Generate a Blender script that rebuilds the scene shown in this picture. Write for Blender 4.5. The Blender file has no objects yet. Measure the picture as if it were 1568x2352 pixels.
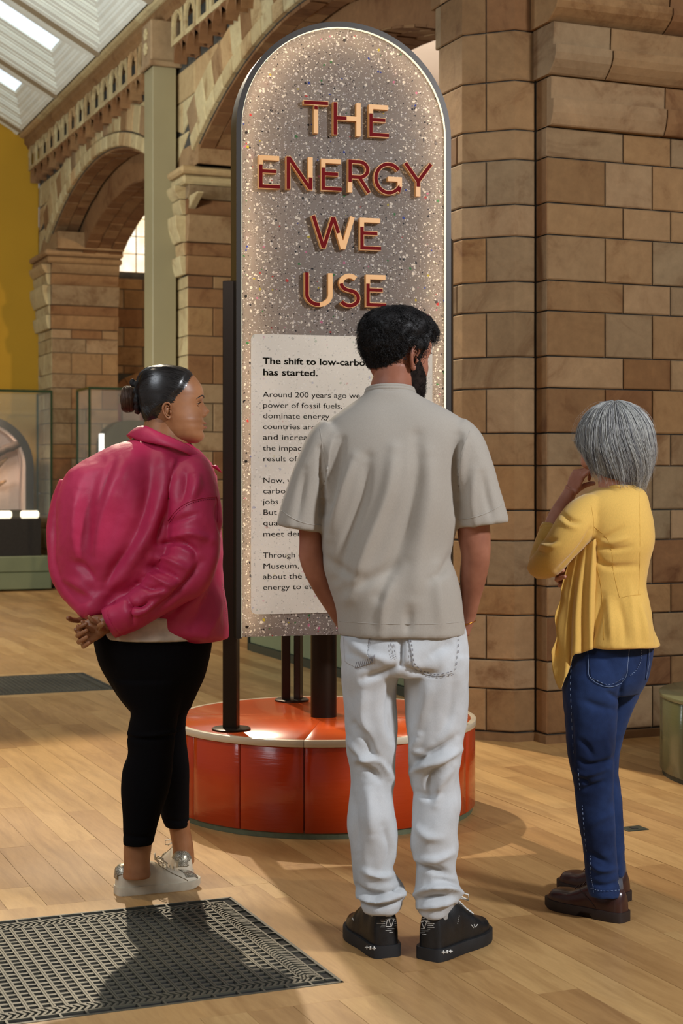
import bpy, bmesh, math, random
import numpy as np
from mathutils import Vector, Matrix, noise as mnoise
random.seed(7); np.random.seed(7)
scene = bpy.context.scene
PI = math.pi

# ------------------------------------------------------------------ camera
F, H0, HOR, CX = 3700.0, 1.32, 1100.0, 784.0      # focal length in px, eye height, horizon row, centre column
cam_d = bpy.data.cameras.new('camera')
cam = bpy.data.objects.new('camera', cam_d)
scene.collection.objects.link(cam)
cam.location = (0, 0, H0); cam.rotation_euler = (PI/2, 0, 0)
cam_d.sensor_fit = 'HORIZONTAL'; cam_d.sensor_width = 24.0
cam_d.lens = F/1568*24.0
cam_d.shift_y = (HOR-1176)/1568.0
cam_d.clip_end = 200; cam_d.clip_start = .05
cam_d.dof.use_dof = True; cam_d.dof.focus_distance = 5.2; cam_d.dof.aperture_fstop = 6.3
scene.camera = cam

def at(px, py, d):
    return Vector(((px-CX)/F*d, d, H0-(py-HOR)/F*d))

# ------------------------------------------------------------------ building frame: u runs along the arcade, v across to it
DX, DY, EX, EY = -.3822, .9241, .9241, .3822
def uv(u, v, z=0.): return Vector((u*DX+v*EX, u*DY+v*EY, z))

# ------------------------------------------------------------------ world, lights, exposure
scene.view_settings.view_transform = 'Standard'; scene.view_settings.look = 'None'
scene.view_settings.exposure = 0.0; scene.view_settings.gamma = 1.0
scene.view_settings.use_curve_mapping = False
world = bpy.data.worlds.new('world'); scene.world = world; world.use_nodes = True
bg = world.node_tree.nodes['Background']
bg.inputs[0].default_value = (.62, .60, .60, 1); bg.inputs[1].default_value = .27

def area(name, loc, target, size, power, color, sy=None, spread=None):
    l = bpy.data.lights.new(name, 'AREA'); l.energy = power; l.color = color
    l.shape = 'RECTANGLE' if sy else 'SQUARE'; l.size = size
    if sy: l.size_y = sy
    if spread: l.spread = math.radians(spread)
    o = bpy.data.objects.new(name, l); scene.collection.objects.link(o)
    o.location = loc; d = Vector(target)-Vector(loc)
    o.rotation_euler = d.to_track_quat('-Z', 'Y').to_euler(); return o
def spot(name, loc, target, power, color, angle=40, blend=.4, radius=.06):
    l = bpy.data.lights.new(name, 'SPOT'); l.energy = power; l.color = color
    l.spot_size = math.radians(angle); l.spot_blend = blend; l.shadow_soft_size = radius
    o = bpy.data.objects.new(name, l); scene.collection.objects.link(o)
    o.location = loc; d = Vector(target)-Vector(loc)
    o.rotation_euler = d.to_track_quat('-Z', 'Y').to_euler(); return o
WARM = (1, .84, .62); COOL = (.86, .92, 1.0)
# daylight from the hall's skylights, high over the visitors' right shoulders
area('daylight_key', (4.3, 1.4, 4.0), (0.0, 4.8, 1.2), .55, 330, (.93, .95, 1.0))
area('daylight_fill', (-4.0, .5, 5.0), (-.6, 5.4, 1.2), 3.0, 180, COOL)
area('ceiling_fill', (-6.5, 9.0, 2.6), tuple(uv(15.5, 3.2, 5.8)), 2.5, 380, (.82, .93, 1.0))  # added fill aimed upwards to brighten ceiling and upper wall, no real fixture
# gallery spotlights on the ceiling track beyond the sign
sign_spot = spot('track_spot_sign', (-1.8, 11.3, 5.6), (-.1, 5.2, .3), 1900, WARM, 46, .3, .06); sign_spot.data.specular_factor = .25
spot('track_spot_floor_left', (-2.6, 5.6, 5.4), (-2.0, 7.2, 0), 330, WARM, 75, .8, .08)
spot('track_spot_floor_far', (-4.2, 11.0, 5.4), (-3.6, 13.5, 0), 700, WARM, 80, .8, .08)
spot('track_spot_pier', (2.6, 4.6, 4.2), (1.6, 8.1, 1.4), 60, (1, .84, .62), 75, .8, .1)
spot('track_spot_wall', (-2.4, 8.5, 4.6), (-2.9, 14.5, 3.4), 620, (1, .90, .70), 80, .9, .12)
spot('track_spot_aisle', *[tuple(uv(13.0, 7.0, 5.2)), tuple(uv(19, 6.0, 2.0))], 500, (1, .72, .42), 90, .8, .15)

spot('aisle_fill', tuple(uv(16.5, 6.6, 2.6)), tuple(uv(19.3, 8.6, 6.6)), 900, (1, .90, .78), 100, .8, .2)  # added fill that lifts the plaster seen through the arch, no real fixture

# ------------------------------------------------------------------ materials
MATS = {}
def new_mat(name):
    m = bpy.data.materials.new(name); m.use_nodes = True
    nt = m.node_tree; b = nt.nodes['Principled BSDF']; MATS[name] = m
    return m, nt, b
def srgb(r, g, b):
    f = lambda c: (c/255/12.92) if c/255 <= .04045 else ((c/255+.055)/1.055)**2.4
    return (f(r), f(g), f(b), 1)
def node(nt, t, **kw):
    n = nt.nodes.new(t)
    for k, v in kw.items():
        if k.startswith('i_'):
            key = k[2:]; key = int(key) if key.isdigit() else key.replace('_', ' ')
            n.inputs[key].default_value = v
        else: setattr(n, k, v)
    return n
def ramp(nt, fac, stops, interp='LINEAR'):
    r = nt.nodes.new('ShaderNodeValToRGB'); cr = r.color_ramp; cr.interpolation = interp
    while len(cr.elements) < len(stops): cr.elements.new(.5)
    for e, (p, c) in zip(cr.elements, stops): e.position = p; e.color = c
    nt.links.new(fac, r.inputs[0]); return r.outputs[0]
def mixc(nt, fac, a, b, mode='MIX'):
    n = nt.nodes.new('ShaderNodeMix'); n.data_type = 'RGBA'; n.blend_type = mode
    for s, v in ((0, fac), (6, a), (7, b)):
        if hasattr(v, 'links') or isinstance(v, bpy.types.NodeSocket): nt.links.new(v, n.inputs[s])
        else: n.inputs[s].default_value = v
    return n.outputs[2]
def math_n(nt, op, a, b=0., clamp=False):
    n = nt.nodes.new('ShaderNodeMath'); n.operation = op; n.use_clamp = clamp
    for s, v in ((0, a), (1, b)):
        if isinstance(v, bpy.types.NodeSocket): nt.links.new(v, n.inputs[s])
        else: n.inputs[s].default_value = v
    return n.outputs[0]
def bump(nt, b, h, strength=.3, dist=.005):
    n = nt.nodes.new('ShaderNodeBump'); n.inputs['Strength'].default_value = strength
    n.inputs['Distance'].default_value = dist
    nt.links.new(h, n.inputs['Height']); nt.links.new(n.outputs[0], b.inputs['Normal'])
def plain(name, col, rough=.5, metal=0., noise_amt=.08, scale=30., bmp=0., bscale=200., coat=0., sheen=0., emit=None, es=0., spec=.5):
    m, nt, b = new_mat(name)
    co = node(nt, 'ShaderNodeTexCoord')
    nz = node(nt, 'ShaderNodeTexNoise', i_Scale=scale, i_Detail=4.)
    nt.links.new(co.outputs['Object'], nz.inputs['Vector'])
    d = tuple(max(0, c*(1-noise_amt*2)) for c in col[:3])+(1,); l = tuple(min(1, c*(1+noise_amt*2)) for c in col[:3])+(1,)
    nt.links.new(ramp(nt, nz.outputs[0], [(.3, d), (.7, l)]), b.inputs['Base Color'])
    b.inputs['Roughness'].default_value = rough; b.inputs['Metallic'].default_value = metal
    b.inputs['Coat Weight'].default_value = coat; b.inputs['Sheen Weight'].default_value = sheen
    b.inputs['Specular IOR Level'].default_value = spec
    if bmp:
        n2 = node(nt, 'ShaderNodeTexNoise', i_Scale=bscale, i_Detail=3.)
        nt.links.new(co.outputs['Object'], n2.inputs['Vector']); bump(nt, b, n2.outputs[0], bmp, .002)
    if emit: b.inputs['Emission Color'].default_value = emit; b.inputs['Emission Strength'].default_value = es
    return m

# ------------------------------------------------------------------ object helpers
def link(o, parent=None):
    scene.collection.objects.link(o)
    if parent is not None: o.parent = parent
    return o
def mesh_obj(name, verts, faces, mat, parent=None, smooth=False, fix=False, mats=None, fmat=None):
    me = bpy.data.meshes.new(name)
    me.from_pydata([tuple(v) for v in verts], [], [tuple(int(i) for i in f) for f in faces])
    for m in (mats or [mat]): me.materials.append(m)
    if fmat is not None: me.polygons.foreach_set('material_index', np.array(fmat, dtype=np.int32))
    if smooth: me.polygons.foreach_set('use_smooth', np.ones(len(me.polygons), dtype=bool))
    if fix:
        bm = bmesh.new(); bm.from_mesh(me); bmesh.ops.recalc_face_normals(bm, faces=bm.faces); bm.to_mesh(me); bm.free()
    me.update()
    return link(bpy.data.objects.new(name, me), parent)
def empty(name, loc=(0, 0, 0), parent=None):
    o = bpy.data.objects.new(name, None); o.location = loc; o.empty_display_size = .1; return link(o, parent)
def tag(o, label=None, cat=None, group=None, kind=None):
    for k, v in (('label', label), ('category', cat), ('group', group), ('kind', kind)):
        if v: o[k] = v
    return o

class MB:
    """collects shapes into one mesh"""
    def __init__(s): s.v = []; s.f = []; s.m = []
    def add(s, verts, faces, mi=0):
        k = len(s.v); s.v += [tuple(v) for v in verts]; s.f += [tuple(int(i)+k for i in f) for f in faces]; s.m += [mi]*len(faces); return s
    def box(s, a, b, tf=None, mi=0, bev=0.):
        x0, y0, z0 = a; x1, y1, z1 = b
        if bev:
            vs = []; bx = min(bev, abs(x1-x0)/2.1, abs(y1-y0)/2.1, abs(z1-z0)/2.1)
            bm = bmesh.new(); bmesh.ops.create_cube(bm, size=1)
            for v in bm.verts: v.co = Vector(((x0+x1)/2+v.co.x*(x1-x0), (y0+y1)/2+v.co.y*(y1-y0), (z0+z1)/2+v.co.z*(z1-z0)))
            bmesh.ops.bevel(bm, geom=bm.edges[:], offset=bx, segments=1, affect='EDGES')
            bm.verts.ensure_lookup_table()
            vs = [v.co.copy() for v in bm.verts]; fs = [[v.index for v in f.verts] for f in bm.faces]; bm.free()
        else:
            vs = [Vector(p) for p in ((x0,y0,z0),(x1,y0,z0),(x1,y1,z0),(x0,y1,z0),(x0,y0,z1),(x1,y0,z1),(x1,y1,z1),(x0,y1,z1))]
            fs = [(0,3,2,1),(4,5,6,7),(0,1,5,4),(1,2,6,5),(2,3,7,6),(3,0,4,7)]
        if tf: vs = [tf(p) for p in vs]
        return s.add(vs, fs, mi)
    def tube(s, pts, r, n=8, tf=None, mi=0, cap=True, flat=1., up=None):
        pts = [Vector(p) for p in pts]; rs = r if hasattr(r, '__len__') else [r]*len(pts)
        vs = []; N = len(pts); prev = None
        for i, p in enumerate(pts):
            t = (pts[min(i+1, N-1)]-pts[max(i-1, 0)]).normalized()
            if prev is None:
                a = Vector(up) if up else (Vector((0, 0, 1)) if abs(t.z) < .9 else Vector((0, 1, 0)))
            else: a = prev
            a = (a-t*a.dot(t)).normalized(); prev = a; b = t.cross(a)
            for k in range(n):
                an = 2*PI*k/n; vs.append(p+(a*math.cos(an)*flat+b*math.sin(an))*rs[i])
        fs = [(i*n+k, i*n+(k+1) % n, (i+1)*n+(k+1) % n, (i+1)*n+k) for i in range(N-1) for k in range(n)]
        if cap: fs += [tuple(range(n))[::-1], tuple((N-1)*n+k for k in range(n))]
        if tf: vs = [tf(p) for p in vs]
        return s.add(vs, fs, mi)
    def lathe(s, prof, c=(0, 0, 0), n=48, mi=0):
        vs = []; N = len(prof)
        for r, z in prof:
            for k in range(n): a = 2*PI*k/n; vs.append((c[0]+r*math.cos(a), c[1]+r*math.sin(a), c[2]+z))
        fs = [(i*n+k, i*n+(k+1) % n, (i+1)*n+(k+1) % n, (i+1)*n+k) for i in range(N-1) for k in range(n)]
        fs += [tuple(range(n))[::-1], tuple((N-1)*n+k for k in range(n))]
        return s.add(vs, fs, mi)
    def prism(s, poly, z0, z1, tf=None, mi=0):
        n = len(poly); vs = [Vector((p[0], p[1], z0)) for p in poly]+[Vector((p[0], p[1], z1)) for p in poly]
        fs = [tuple(range(n))[::-1], tuple(range(n, 2*n))]+[(i, (i+1) % n, n+(i+1) % n, n+i) for i in range(n)]
        if tf: vs = [tf(p) for p in vs]
        return s.add(vs, fs, mi)
    def build(s, name, mat=None, parent=None, smooth=False, mats=None, fix=True):
        return mesh_obj(name, s.v, s.f, mat, parent, smooth, fix, mats, s.m if mats else None)
def UVt(p): return uv(p[0], p[1], p[2])
def autosmooth(o, ang=40):
    me = o.data; me.polygons.foreach_set('use_smooth', np.ones(len(me.polygons), dtype=bool))
    bm = bmesh.new(); bm.from_mesh(me); c = math.radians(ang)
    for e in bm.edges:
        if len(e.link_faces) == 2 and e.calc_face_angle(0) > c: e.smooth = False
    bm.to_mesh(me); bm.free(); return o
# ------------------------------------------------------------------ architecture materials
def stone_mat(name, stops, dark=.75, sc=2.2, rough=.85):
    m, nt, b = new_mat(name)
    geo = node(nt, 'ShaderNodeNewGeometry'); oi = node(nt, 'ShaderNodeObjectInfo')
    off = node(nt, 'ShaderNodeVectorMath', operation='SCALE'); 
    cmb = node(nt, 'ShaderNodeCombineXYZ'); 
    for k in range(3): nt.links.new(math_n(nt, 'MULTIPLY', oi.outputs['Random'], 37.*(k+1)), cmb.inputs[k])
    add = node(nt, 'ShaderNodeVectorMath', operation='ADD'); nt.links.new(geo.outputs['Position'], add.inputs[0]); nt.links.new(cmb.outputs[0], add.inputs[1])
    n1 = node(nt, 'ShaderNodeTexNoise', i_Scale=sc*1.3, i_Detail=7., i_Roughness=.68, i_Distortion=.9); nt.links.new(add.outputs[0], n1.inputs['Vector'])
    n2 = node(nt, 'ShaderNodeTexNoise', i_Scale=sc*9, i_Detail=8., i_Roughness=.7); nt.links.new(add.outputs[0], n2.inputs['Vector'])
    base = ramp(nt, oi.outputs['Random'], stops)
    stain = ramp(nt, n1.outputs[0], [(.30, (.50, .36, .26, 1)), (.46, (.95, .92, .9, 1)), (.60, (1.05, 1.05, 1.05, 1)), (.72, (1.30, 1.27, 1.25, 1))])
    c = mixc(nt, .85, base, stain, 'MULTIPLY')
    fine = ramp(nt, n2.outputs[0], [(.3, (.80, .78, .75, 1)), (.7, (1.12, 1.1, 1.08, 1))])
    c = mixc(nt, .7, c, fine, 'MULTIPLY')
    nt.links.new(c, b.inputs['Base Color']); b.inputs['Roughness'].default_value = rough
    b.inputs['Specular IOR Level'].default_value = .3
    bump(nt, b, n2.outputs[0], .5, .006)
    return m
M_brown = stone_mat('brown_terracotta', [(0, srgb(124, 94, 60)), (.18, srgb(146, 116, 80)), (.36, srgb(134, 114, 86)), (.54, srgb(146, 112, 72)), (.7, srgb(150, 124, 92)), (.86, srgb(130, 112, 84)), (1, srgb(122, 86, 50))])
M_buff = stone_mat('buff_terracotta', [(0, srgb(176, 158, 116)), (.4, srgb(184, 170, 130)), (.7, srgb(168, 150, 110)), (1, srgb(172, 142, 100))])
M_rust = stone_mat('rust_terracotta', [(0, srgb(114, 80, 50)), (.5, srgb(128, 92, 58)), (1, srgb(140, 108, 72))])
M_mortar = plain('mortar', srgb(62, 58, 50), .9, noise_amt=.2, scale=8)
M_yellow = plain('yellow_paint', srgb(170, 128, 16), .8, noise_amt=.03, scale=1)
M_white = plain('white_paint', srgb(226, 230, 220), .6, noise_amt=.03, scale=3)
M_rafter = plain('grey_rafter_paint', srgb(150, 136, 112), .6, noise_amt=.04, scale=3)
M_post = plain('olive_column_paint', srgb(136, 126, 94), .55, noise_amt=.04, scale=2)
M_plaster = plain('pale_plaster', srgb(214, 200, 186), .9, noise_amt=.03, scale=1)
M_green = plain('green_paint', srgb(104, 110, 80), .55, noise_amt=.05, scale=3)
M_gdark = plain('dark_green_trim', srgb(40, 46, 36), .5)
M_door = plain('red_door_paint', srgb(120, 40, 16), .6)
M_pane = plain('skylight_pane', (.8, .9, 1, 1), .3, emit=(.70, .86, 1.0, 1), es=.95)
M_leaded = None
def leaded():
    m, nt, b = new_mat('lit_leaded_glass')
    co = node(nt, 'ShaderNodeTexCoord'); w = node(nt, 'ShaderNodeTexNoise', i_Scale=6., i_Detail=3.); nt.links.new(co.outputs['Object'], w.inputs['Vector'])
    c = ramp(nt, w.outputs[0], [(.35, (1, .80, .5, 1)), (.6, (1, .95, .82, 1))])
    nt.links.new(c, b.inputs['Emission Color']); b.inputs['Emission Strength'].default_value = 1.1
    b.inputs['Base Color'].default_value = (.8, .7, .5, 1); return m
M_leaded = leaded()

# wood floor: colour per plank from the mesh attribute 'tone'
def wood_floor():
    m, nt, b = new_mat('oak_planks')
    geo = node(nt, 'ShaderNodeNewGeometry'); at_ = node(nt, 'ShaderNodeAttribute', attribute_name='tone')
    mp = node(nt, 'ShaderNodeMapping'); mp.vector_type = 'POINT'
    nt.links.new(geo.outputs['Position'], mp.inputs['Vector'])
    mp.inputs['Rotation'].default_value = (0, 0, -math.atan2(EY, EX))
    sep = node(nt, 'ShaderNodeSeparateXYZ'); nt.links.new(mp.outputs[0], sep.inputs[0])
    cmb = node(nt, 'ShaderNodeCombineXYZ')
    nt.links.new(math_n(nt, 'MULTIPLY', sep.outputs[0], 7.), cmb.inputs[0])
    nt.links.new(math_n(nt, 'MULTIPLY', sep.outputs[1], .9), cmb.inputs[1])
    nt.links.new(math_n(nt, 'MULTIPLY', at_.outputs['Fac'], 60.), cmb.inputs[2])
    n1 = node(nt, 'ShaderNodeTexNoise', i_Scale=1.6, i_Detail=5., i_Roughness=.6, i_Distortion=1.2); nt.links.new(cmb.outputs[0], n1.inputs['Vector'])
    n2 = node(nt, 'ShaderNodeTexNoise', i_Scale=9., i_Detail=6., i_Roughness=.7, i_Distortion=.6); nt.links.new(cmb.outputs[0], n2.inputs['Vector'])
    base = ramp(nt, at_.outputs['Fac'], [(0, srgb(162, 124, 78)), (.35, srgb(174, 136, 87)), (.7, srgb(182, 144, 93)), (1, srgb(192, 156, 103))])
    g = ramp(nt, n1.outputs[0], [(.30, (.70, .64, .58, 1)), (.55, (1, 1, 1, 1)), (.8, (1.12, 1.1, 1.05, 1))])
    g2 = ramp(nt, n2.outputs[0], [(.35, (.86, .82, .78, 1)), (.6, (1.03, 1.03, 1.03, 1))])
    c = mixc(nt, .8, base, g, 'MULTIPLY'); c = mixc(nt, .7, c, g2, 'MULTIPLY')
    n3 = node(nt, 'ShaderNodeTexNoise', i_Scale=.9, i_Detail=3.); nt.links.new(geo.outputs['Position'], n3.inputs['Vector'])
    nt.links.new(c, b.inputs['Base Color'])
    nt.links.new(ramp(nt, n3.outputs[0], [(.3, (.30,)*3+(1,)), (.7, (.48,)*3+(1,))]), b.inputs['Roughness'])
    b.inputs['Specular IOR Level'].default_value = .45
    bump(nt, b, n2.outputs[0], .12, .002); return m
M_floor = wood_floor()

# ------------------------------------------------------------------ floor
floor = mesh_obj('floor', [uv(-4, -7, -.006), uv(24, -7, -.006), uv(24, 12, -.006), uv(-4, 12, -.006)], [(0, 1, 2, 3)], plain('floor_joint', srgb(70, 46, 24), .8), fix=False)
floor['kind'] = 'structure'
def set_tone(o, vals):
    a = o.data.attributes.new('tone', 'FLOAT', 'FACE'); a.data.foreach_set('value', np.array(vals, dtype=np.float32))
G1 = (3.90, 4.83, -.42, 1.62)       # near grating: u0,u1,v0,v1
G2 = (9.87, 10.82, .56, 2.57)       # far grating
BW = .125
def subtract(r, h):
    u0, u1, v0, v1 = r; a0, a1, b0, b1 = h
    if u1 <= a0 or u0 >= a1 or v1 <= b0 or v0 >= b1: return [r]
    out = []
    if u0 < a0: out.append((u0, a0, v0, v1)); u0 = a0
    if u1 > a1: out.append((a1, u1, v0, v1)); u1 = a1
    if v0 < b0: out.append((u0, u1, v0, b0))
    if v1 > b1: out.append((u0, u1, b1, v1))
    return out
planks = []
W = .122; nr = 0
v = -6.5
while v < 11:
    u = -3.5-random.random()*1.5
    while u < 23:
        L = random.choice((1.0, 1.3, 1.6, 2.0, 2.4))
        rs = [(u, u+L, v, v+W)]
        for G in (G1, G2):
            h = (G[0]-BW, G[1]+BW, G[2]-BW, G[3]+BW)
            rs = [q for r in rs for q in subtract(r, h)]
        t = random.random()
        planks += [(r, t) for r in rs if r[1]-r[0] > .01 and r[3]-r[2] > .004]
        u += L
    v += W
def on_screen(p, m=40):
    if p.y < .6: return None
    x = CX+F*p.x/p.y; y = HOR+F*(H0-p.z)/p.y
    return (x, y) if -m < x < 1568+m and -m < y < 2352+m else None
def plank_score(r):
    n = 0; 
    for i in range(5):
        for j in range(2):
            if on_screen(uv(r[0]+(r[1]-r[0])*i/4, r[2]+(r[3]-r[2])*j, 0), 5): n += 1
    if n == 0: return 0
    c = uv((r[0]+r[1])/2, (r[2]+r[3])/2); return n/10*(r[1]-r[0])*(r[3]-r[2])/max(c.y, 1)**3
planks.sort(key=lambda q: -plank_score(q[0]))
def plank_geo(mb, r):
    g = .0006
    mb.box((r[0]+g, r[2]+g, -.008), (r[1]-g, r[3]-g, random.uniform(-.0004, .0004)), UVt)
for r, t in planks[:284]:
    mb = MB(); plank_geo(mb, r); o = mb.build('floor_plank', M_floor, floor); set_tone(o, [t]*6)
mb = MB(); tn = []
for r, t in planks[284:]: plank_geo(mb, r); tn += [t]*6
o = mb.build('floor_planks', M_floor, floor); set_tone(o, tn); o['kind'] = 'stuff'
# mitred border boards round each grating
for G in (G1, G2):
    a, b, c, d = G; w = BW
    for q in ([(a-w, c-w), (a-w, d+w), (a, d), (a, c)], [(b+w, c-w), (b+w, d+w), (b, d), (b, c)], [(a-w, d+w), (b+w, d+w), (b, d), (a, d)], [(a-w, c-w), (b+w, c-w), (b, c), (a, c)]):
        mb = MB(); mb.prism(q, -.008, .0, UVt); o = mb.build('border_board', M_floor, floor); set_tone(o, [random.uniform(.55, .85)]*6)

# ------------------------------------------------------------------ iron gratings let into the floor
def iron():
    m, nt, b = new_mat('worn_iron')
    co = node(nt, 'ShaderNodeNewGeometry'); n1 = node(nt, 'ShaderNodeTexNoise', i_Scale=3., i_Detail=6.); nt.links.new(co.outputs['Position'], n1.inputs['Vector'])
    nt.links.new(ramp(nt, n1.outputs[0], [(.3, srgb(66, 66, 58)), (.55, srgb(84, 82, 70)), (.8, srgb(104, 98, 80))]), b.inputs['Base Color'])
    b.inputs['Metallic'].default_value = .3; b.inputs['Roughness'].default_value = .5; return m
M_iron = iron(); M_void = plain('grating_void', (.004, .004, .003, 1), .9)
def grating(G, label, full=True):
    a, b, c, d = G
    root = empty('floor_grating', uv((a+b)/2, (c+d)/2, 0)); tag(root, label, 'floor grating')
    inv = Matrix.Translation(-root.location)
    T = lambda p: uv(p[0], p[1], p[2])-root.location
    mb = MB(); mb.box((a, c, -.004), (b, d, -.0035), T); mb.build('pit', M_void, root)
    zt, zb = .0015, -.0036
    fr = MB(); e = .009
    for q in ((a, c, a+e, d), (b-e, c, b, d), (a, c, b, c+e), (a, d-e, b, d)): fr.box((q[0], q[1], zb), (q[2], q[3], zt), T)
    ib = .036                        # row of long slots, then the inner line, then the chevron band
    for k in (0,):
        for q in ((a+ib, c+ib, a+ib+.006, d-ib), (b-ib-.006, c+ib, b-ib, d-ib), (a+ib, c+ib, b-ib, c+ib+.006), (a+ib, d-ib-.006, b-ib, d-ib)): fr.box((q[0], q[1], zb), (q[2], q[3], zt), T)
    fr.build('rim', M_iron, root)
    tk = MB(); st = .066
    u = a+e+.03
    while u < b-.04:
        for vv in ((c+e, c+ib), (d-ib, d-e)): tk.box((u, vv[0], zb), (u+.006, vv[1], zt), T)
        u += st
    v = c+e+.03
    while v < d-.04:
        for uu in ((a+e, a+ib), (b-ib, b-e)): tk.box((uu[0], v, zb), (uu[1], v+.006, zt), T)
        v += st
    o = tk.build('slot_bars', M_iron, root); o['kind'] = 'stuff'
    # chevron band
    i0, i1 = ib+.006, ib+.058; mid = (i0+i1)/2
    ch = MB()
    def bar(p, q, w=.0036):
        p = Vector((p[0], p[1], 0)); q = Vector((q[0], q[1], 0)); t = (q-p).normalized(); n = Vector((-t.y, t.x, 0))*w
        ch.prism([(p+n)[:2], (q+n)[:2], (q-n)[:2], (p-n)[:2]], zb, zt, T)
    s = .0178
    v = c+i0+.02
    while v < d-i0-.02:
        for sg, base in ((1, a), (-1, b)):
            bar((base+sg*i0, v), (base+sg*mid, v+.018)); bar((base+sg*mid, v+.018), (base+sg*i1, v))
        v += s
    u = a+i0+.02
    while u < b-i0-.02:
        for sg, base in ((1, c), (-1, d)):
            bar((u, base+sg*i0), (u+.018, base+sg*mid)); bar((u+.018, base+sg*mid), (u, base+sg*i1))
        u += s
    o = ch.build('chevron_bars', M_iron, root); o['kind'] = 'stuff'
    # field: long bars and short cross bars
    f0, f1, g0, g1 = a+i1, b-i1, c+i1, d-i1
    n = round((g1-g0)/.0325)
    for k in range(n+1):
        v = g0+(g1-g0)*k/n
        mb = MB(); mb.box((f0, v-.0052, zb), (f1, v-.0007, zt), T); mb.box((f0, v-.0007, zb), (f1, v+.0007, zt-.0012), T); mb.box((f0, v+.0007, zb), (f1, v+.0052, zt), T)
        mb.build('long_bar', M_iron, root)
    m = round((f1-f0)/.0335)
    cb = MB()
    for j in range(m+1):
        u = f0+(f1-f0)*j/m
        cb.box((u-.0058, g0, zb), (u+.0058, g1, zt-.0016), T)
    o = cb.build('cross_bars', M_iron, root); o['kind'] = 'stuff'
    return root
grating(G1, 'iron floor grating with chevron border, in the foreground below the white trainers')
grating(G2, 'iron floor grating further back, behind the woman in the pink jacket')

# ------------------------------------------------------------------ stone blocks
def block(name, path, z0, z1, mat, parent, thick=.08, g=.0035, b=.006, proud=0., prof=None):
    """path: plan polyline (u,v) of the face, outward side on the right when walking along it; prof(z)->extra outset"""
    P = [Vector((p[0], p[1])) for p in path]; n = len(P)
    segs = [(P[i+1]-P[i]).normalized() for i in range(n-1)]
    nor = [Vector((-s.y, s.x)) for s in segs]
    def vn(i):
        if i == 0: return nor[0]
        if i == n-1: return nor[-1]
        m = nor[i-1]+nor[i]; return m/max(.3, m.dot(nor[i]))
    cols = [(P[0]+segs[0]*g, vn(0), 0), (P[0]+segs[0]*g, vn(0), 1), (P[0]+segs[0]*(g+b), vn(0), 2)]
    cols += [(P[i], vn(i), 2) for i in range(1, n-1)]
    cols += [(P[-1]-segs[-1]*(g+b), vn(n-1), 2), (P[-1]-segs[-1]*g, vn(n-1), 1), (P[-1]-segs[-1]*g, vn(n-1), 0)]
    zs = [(z0+g, 0), (z0+g, 1), (z0+g+b, 2)]
    if prof:
        for k in (1, 2, 3, 4, 4.22, 4.3, 5, 6.5, 7.5): zs.append((z0+(z1-z0)*k/8, 2))
    zs += [(z1-g-b, 2), (z1-g, 1), (z1-g, 0)]
    vs = []; C = len(cols)
    for z, r in zs:
        ex = prof(z) if prof else 0.
        for c, nn, k in cols:
            q = min(r, k); off = {0: -thick, 1: proud-b*.8+ex, 2: proud+ex}[q]
            p = c+nn*off; vs.append(uv(p.x, p.y, z))
    fs = [(j*C+i, j*C+i+1, (j+1)*C+i+1, (j+1)*C+i) for j in range(len(zs)-1) for i in range(C-1)]
    o = mesh_obj(name, vs, fs, mat, parent)
    return o
def split_path(path, cuts):
    """cut a polyline at arclengths"""
    P = [Vector(p) for p in path]; L = [0]
    for i in range(len(P)-1): L.append(L[-1]+(P[i+1]-P[i]).length)
    def pt(s):
        for i in range(len(P)-1):
            if s <= L[i+1]+1e-9: return P[i]+(P[i+1]-P[i])*((s-L[i])/(L[i+1]-L[i]))
        return P[-1]
    cs = [0]+[c for c in cuts if 0 < c < L[-1]]+[L[-1]]; out = []
    for a, b in zip(cs[:-1], cs[1:]):
        seg = [pt(a)]+[P[i] for i in range(1, len(P)-1) if a+1e-4 < L[i] < b-1e-4]+[pt(b)]
        out.append([tuple(q) for q in seg])
    return out
def plen(path): return sum((Vector(path[i+1])-Vector(path[i])).length for i in range(len(path)-1))

# ---- near pier on the right (wall_right)
JZ = [.0, .045, .26, .407, .632, .782, 1.008, 1.162, 1.387, 1.55, 1.775, 1.934, 2.16, 2.313, 2.54, 2.70, 2.927, 3.077, 3.324, 3.576, 3.80, 4.0, 4.3]
pierL = [(7.60, 3.70), (7.34, 3.70), (7.145, 3.895), (7.145, 4.015)]      # left shaft
pierM = [(7.145, 4.015), (7.03, 4.015)]
pierR = [(7.03, 4.015), (7.03, 6.6)]
pier = mesh_obj('wall_right', *(lambda mb: (mb.v, mb.f))(MB().prism([(7.62, 3.714), (7.345, 3.714), (7.158, 3.90), (7.158, 4.03), (7.044, 4.03), (7.044, 6.6), (8.6, 6.6), (8.6, 4.25), (7.62, 4.25)], 0, 4.4, UVt)), M_mortar, fix=True)
pier['kind'] = 'structure'
def roll(z0, z1, amp):
    def f(z):
        t = (z-z0)/(z1-z0)
        if t < .53: return amp*(.25+.75*math.sin(PI/2*min(1, t/.40)))+.020
        if t < .60: return amp*.93
        return amp*(.93+.07*(t-.6)/.4)
    return f
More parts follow.
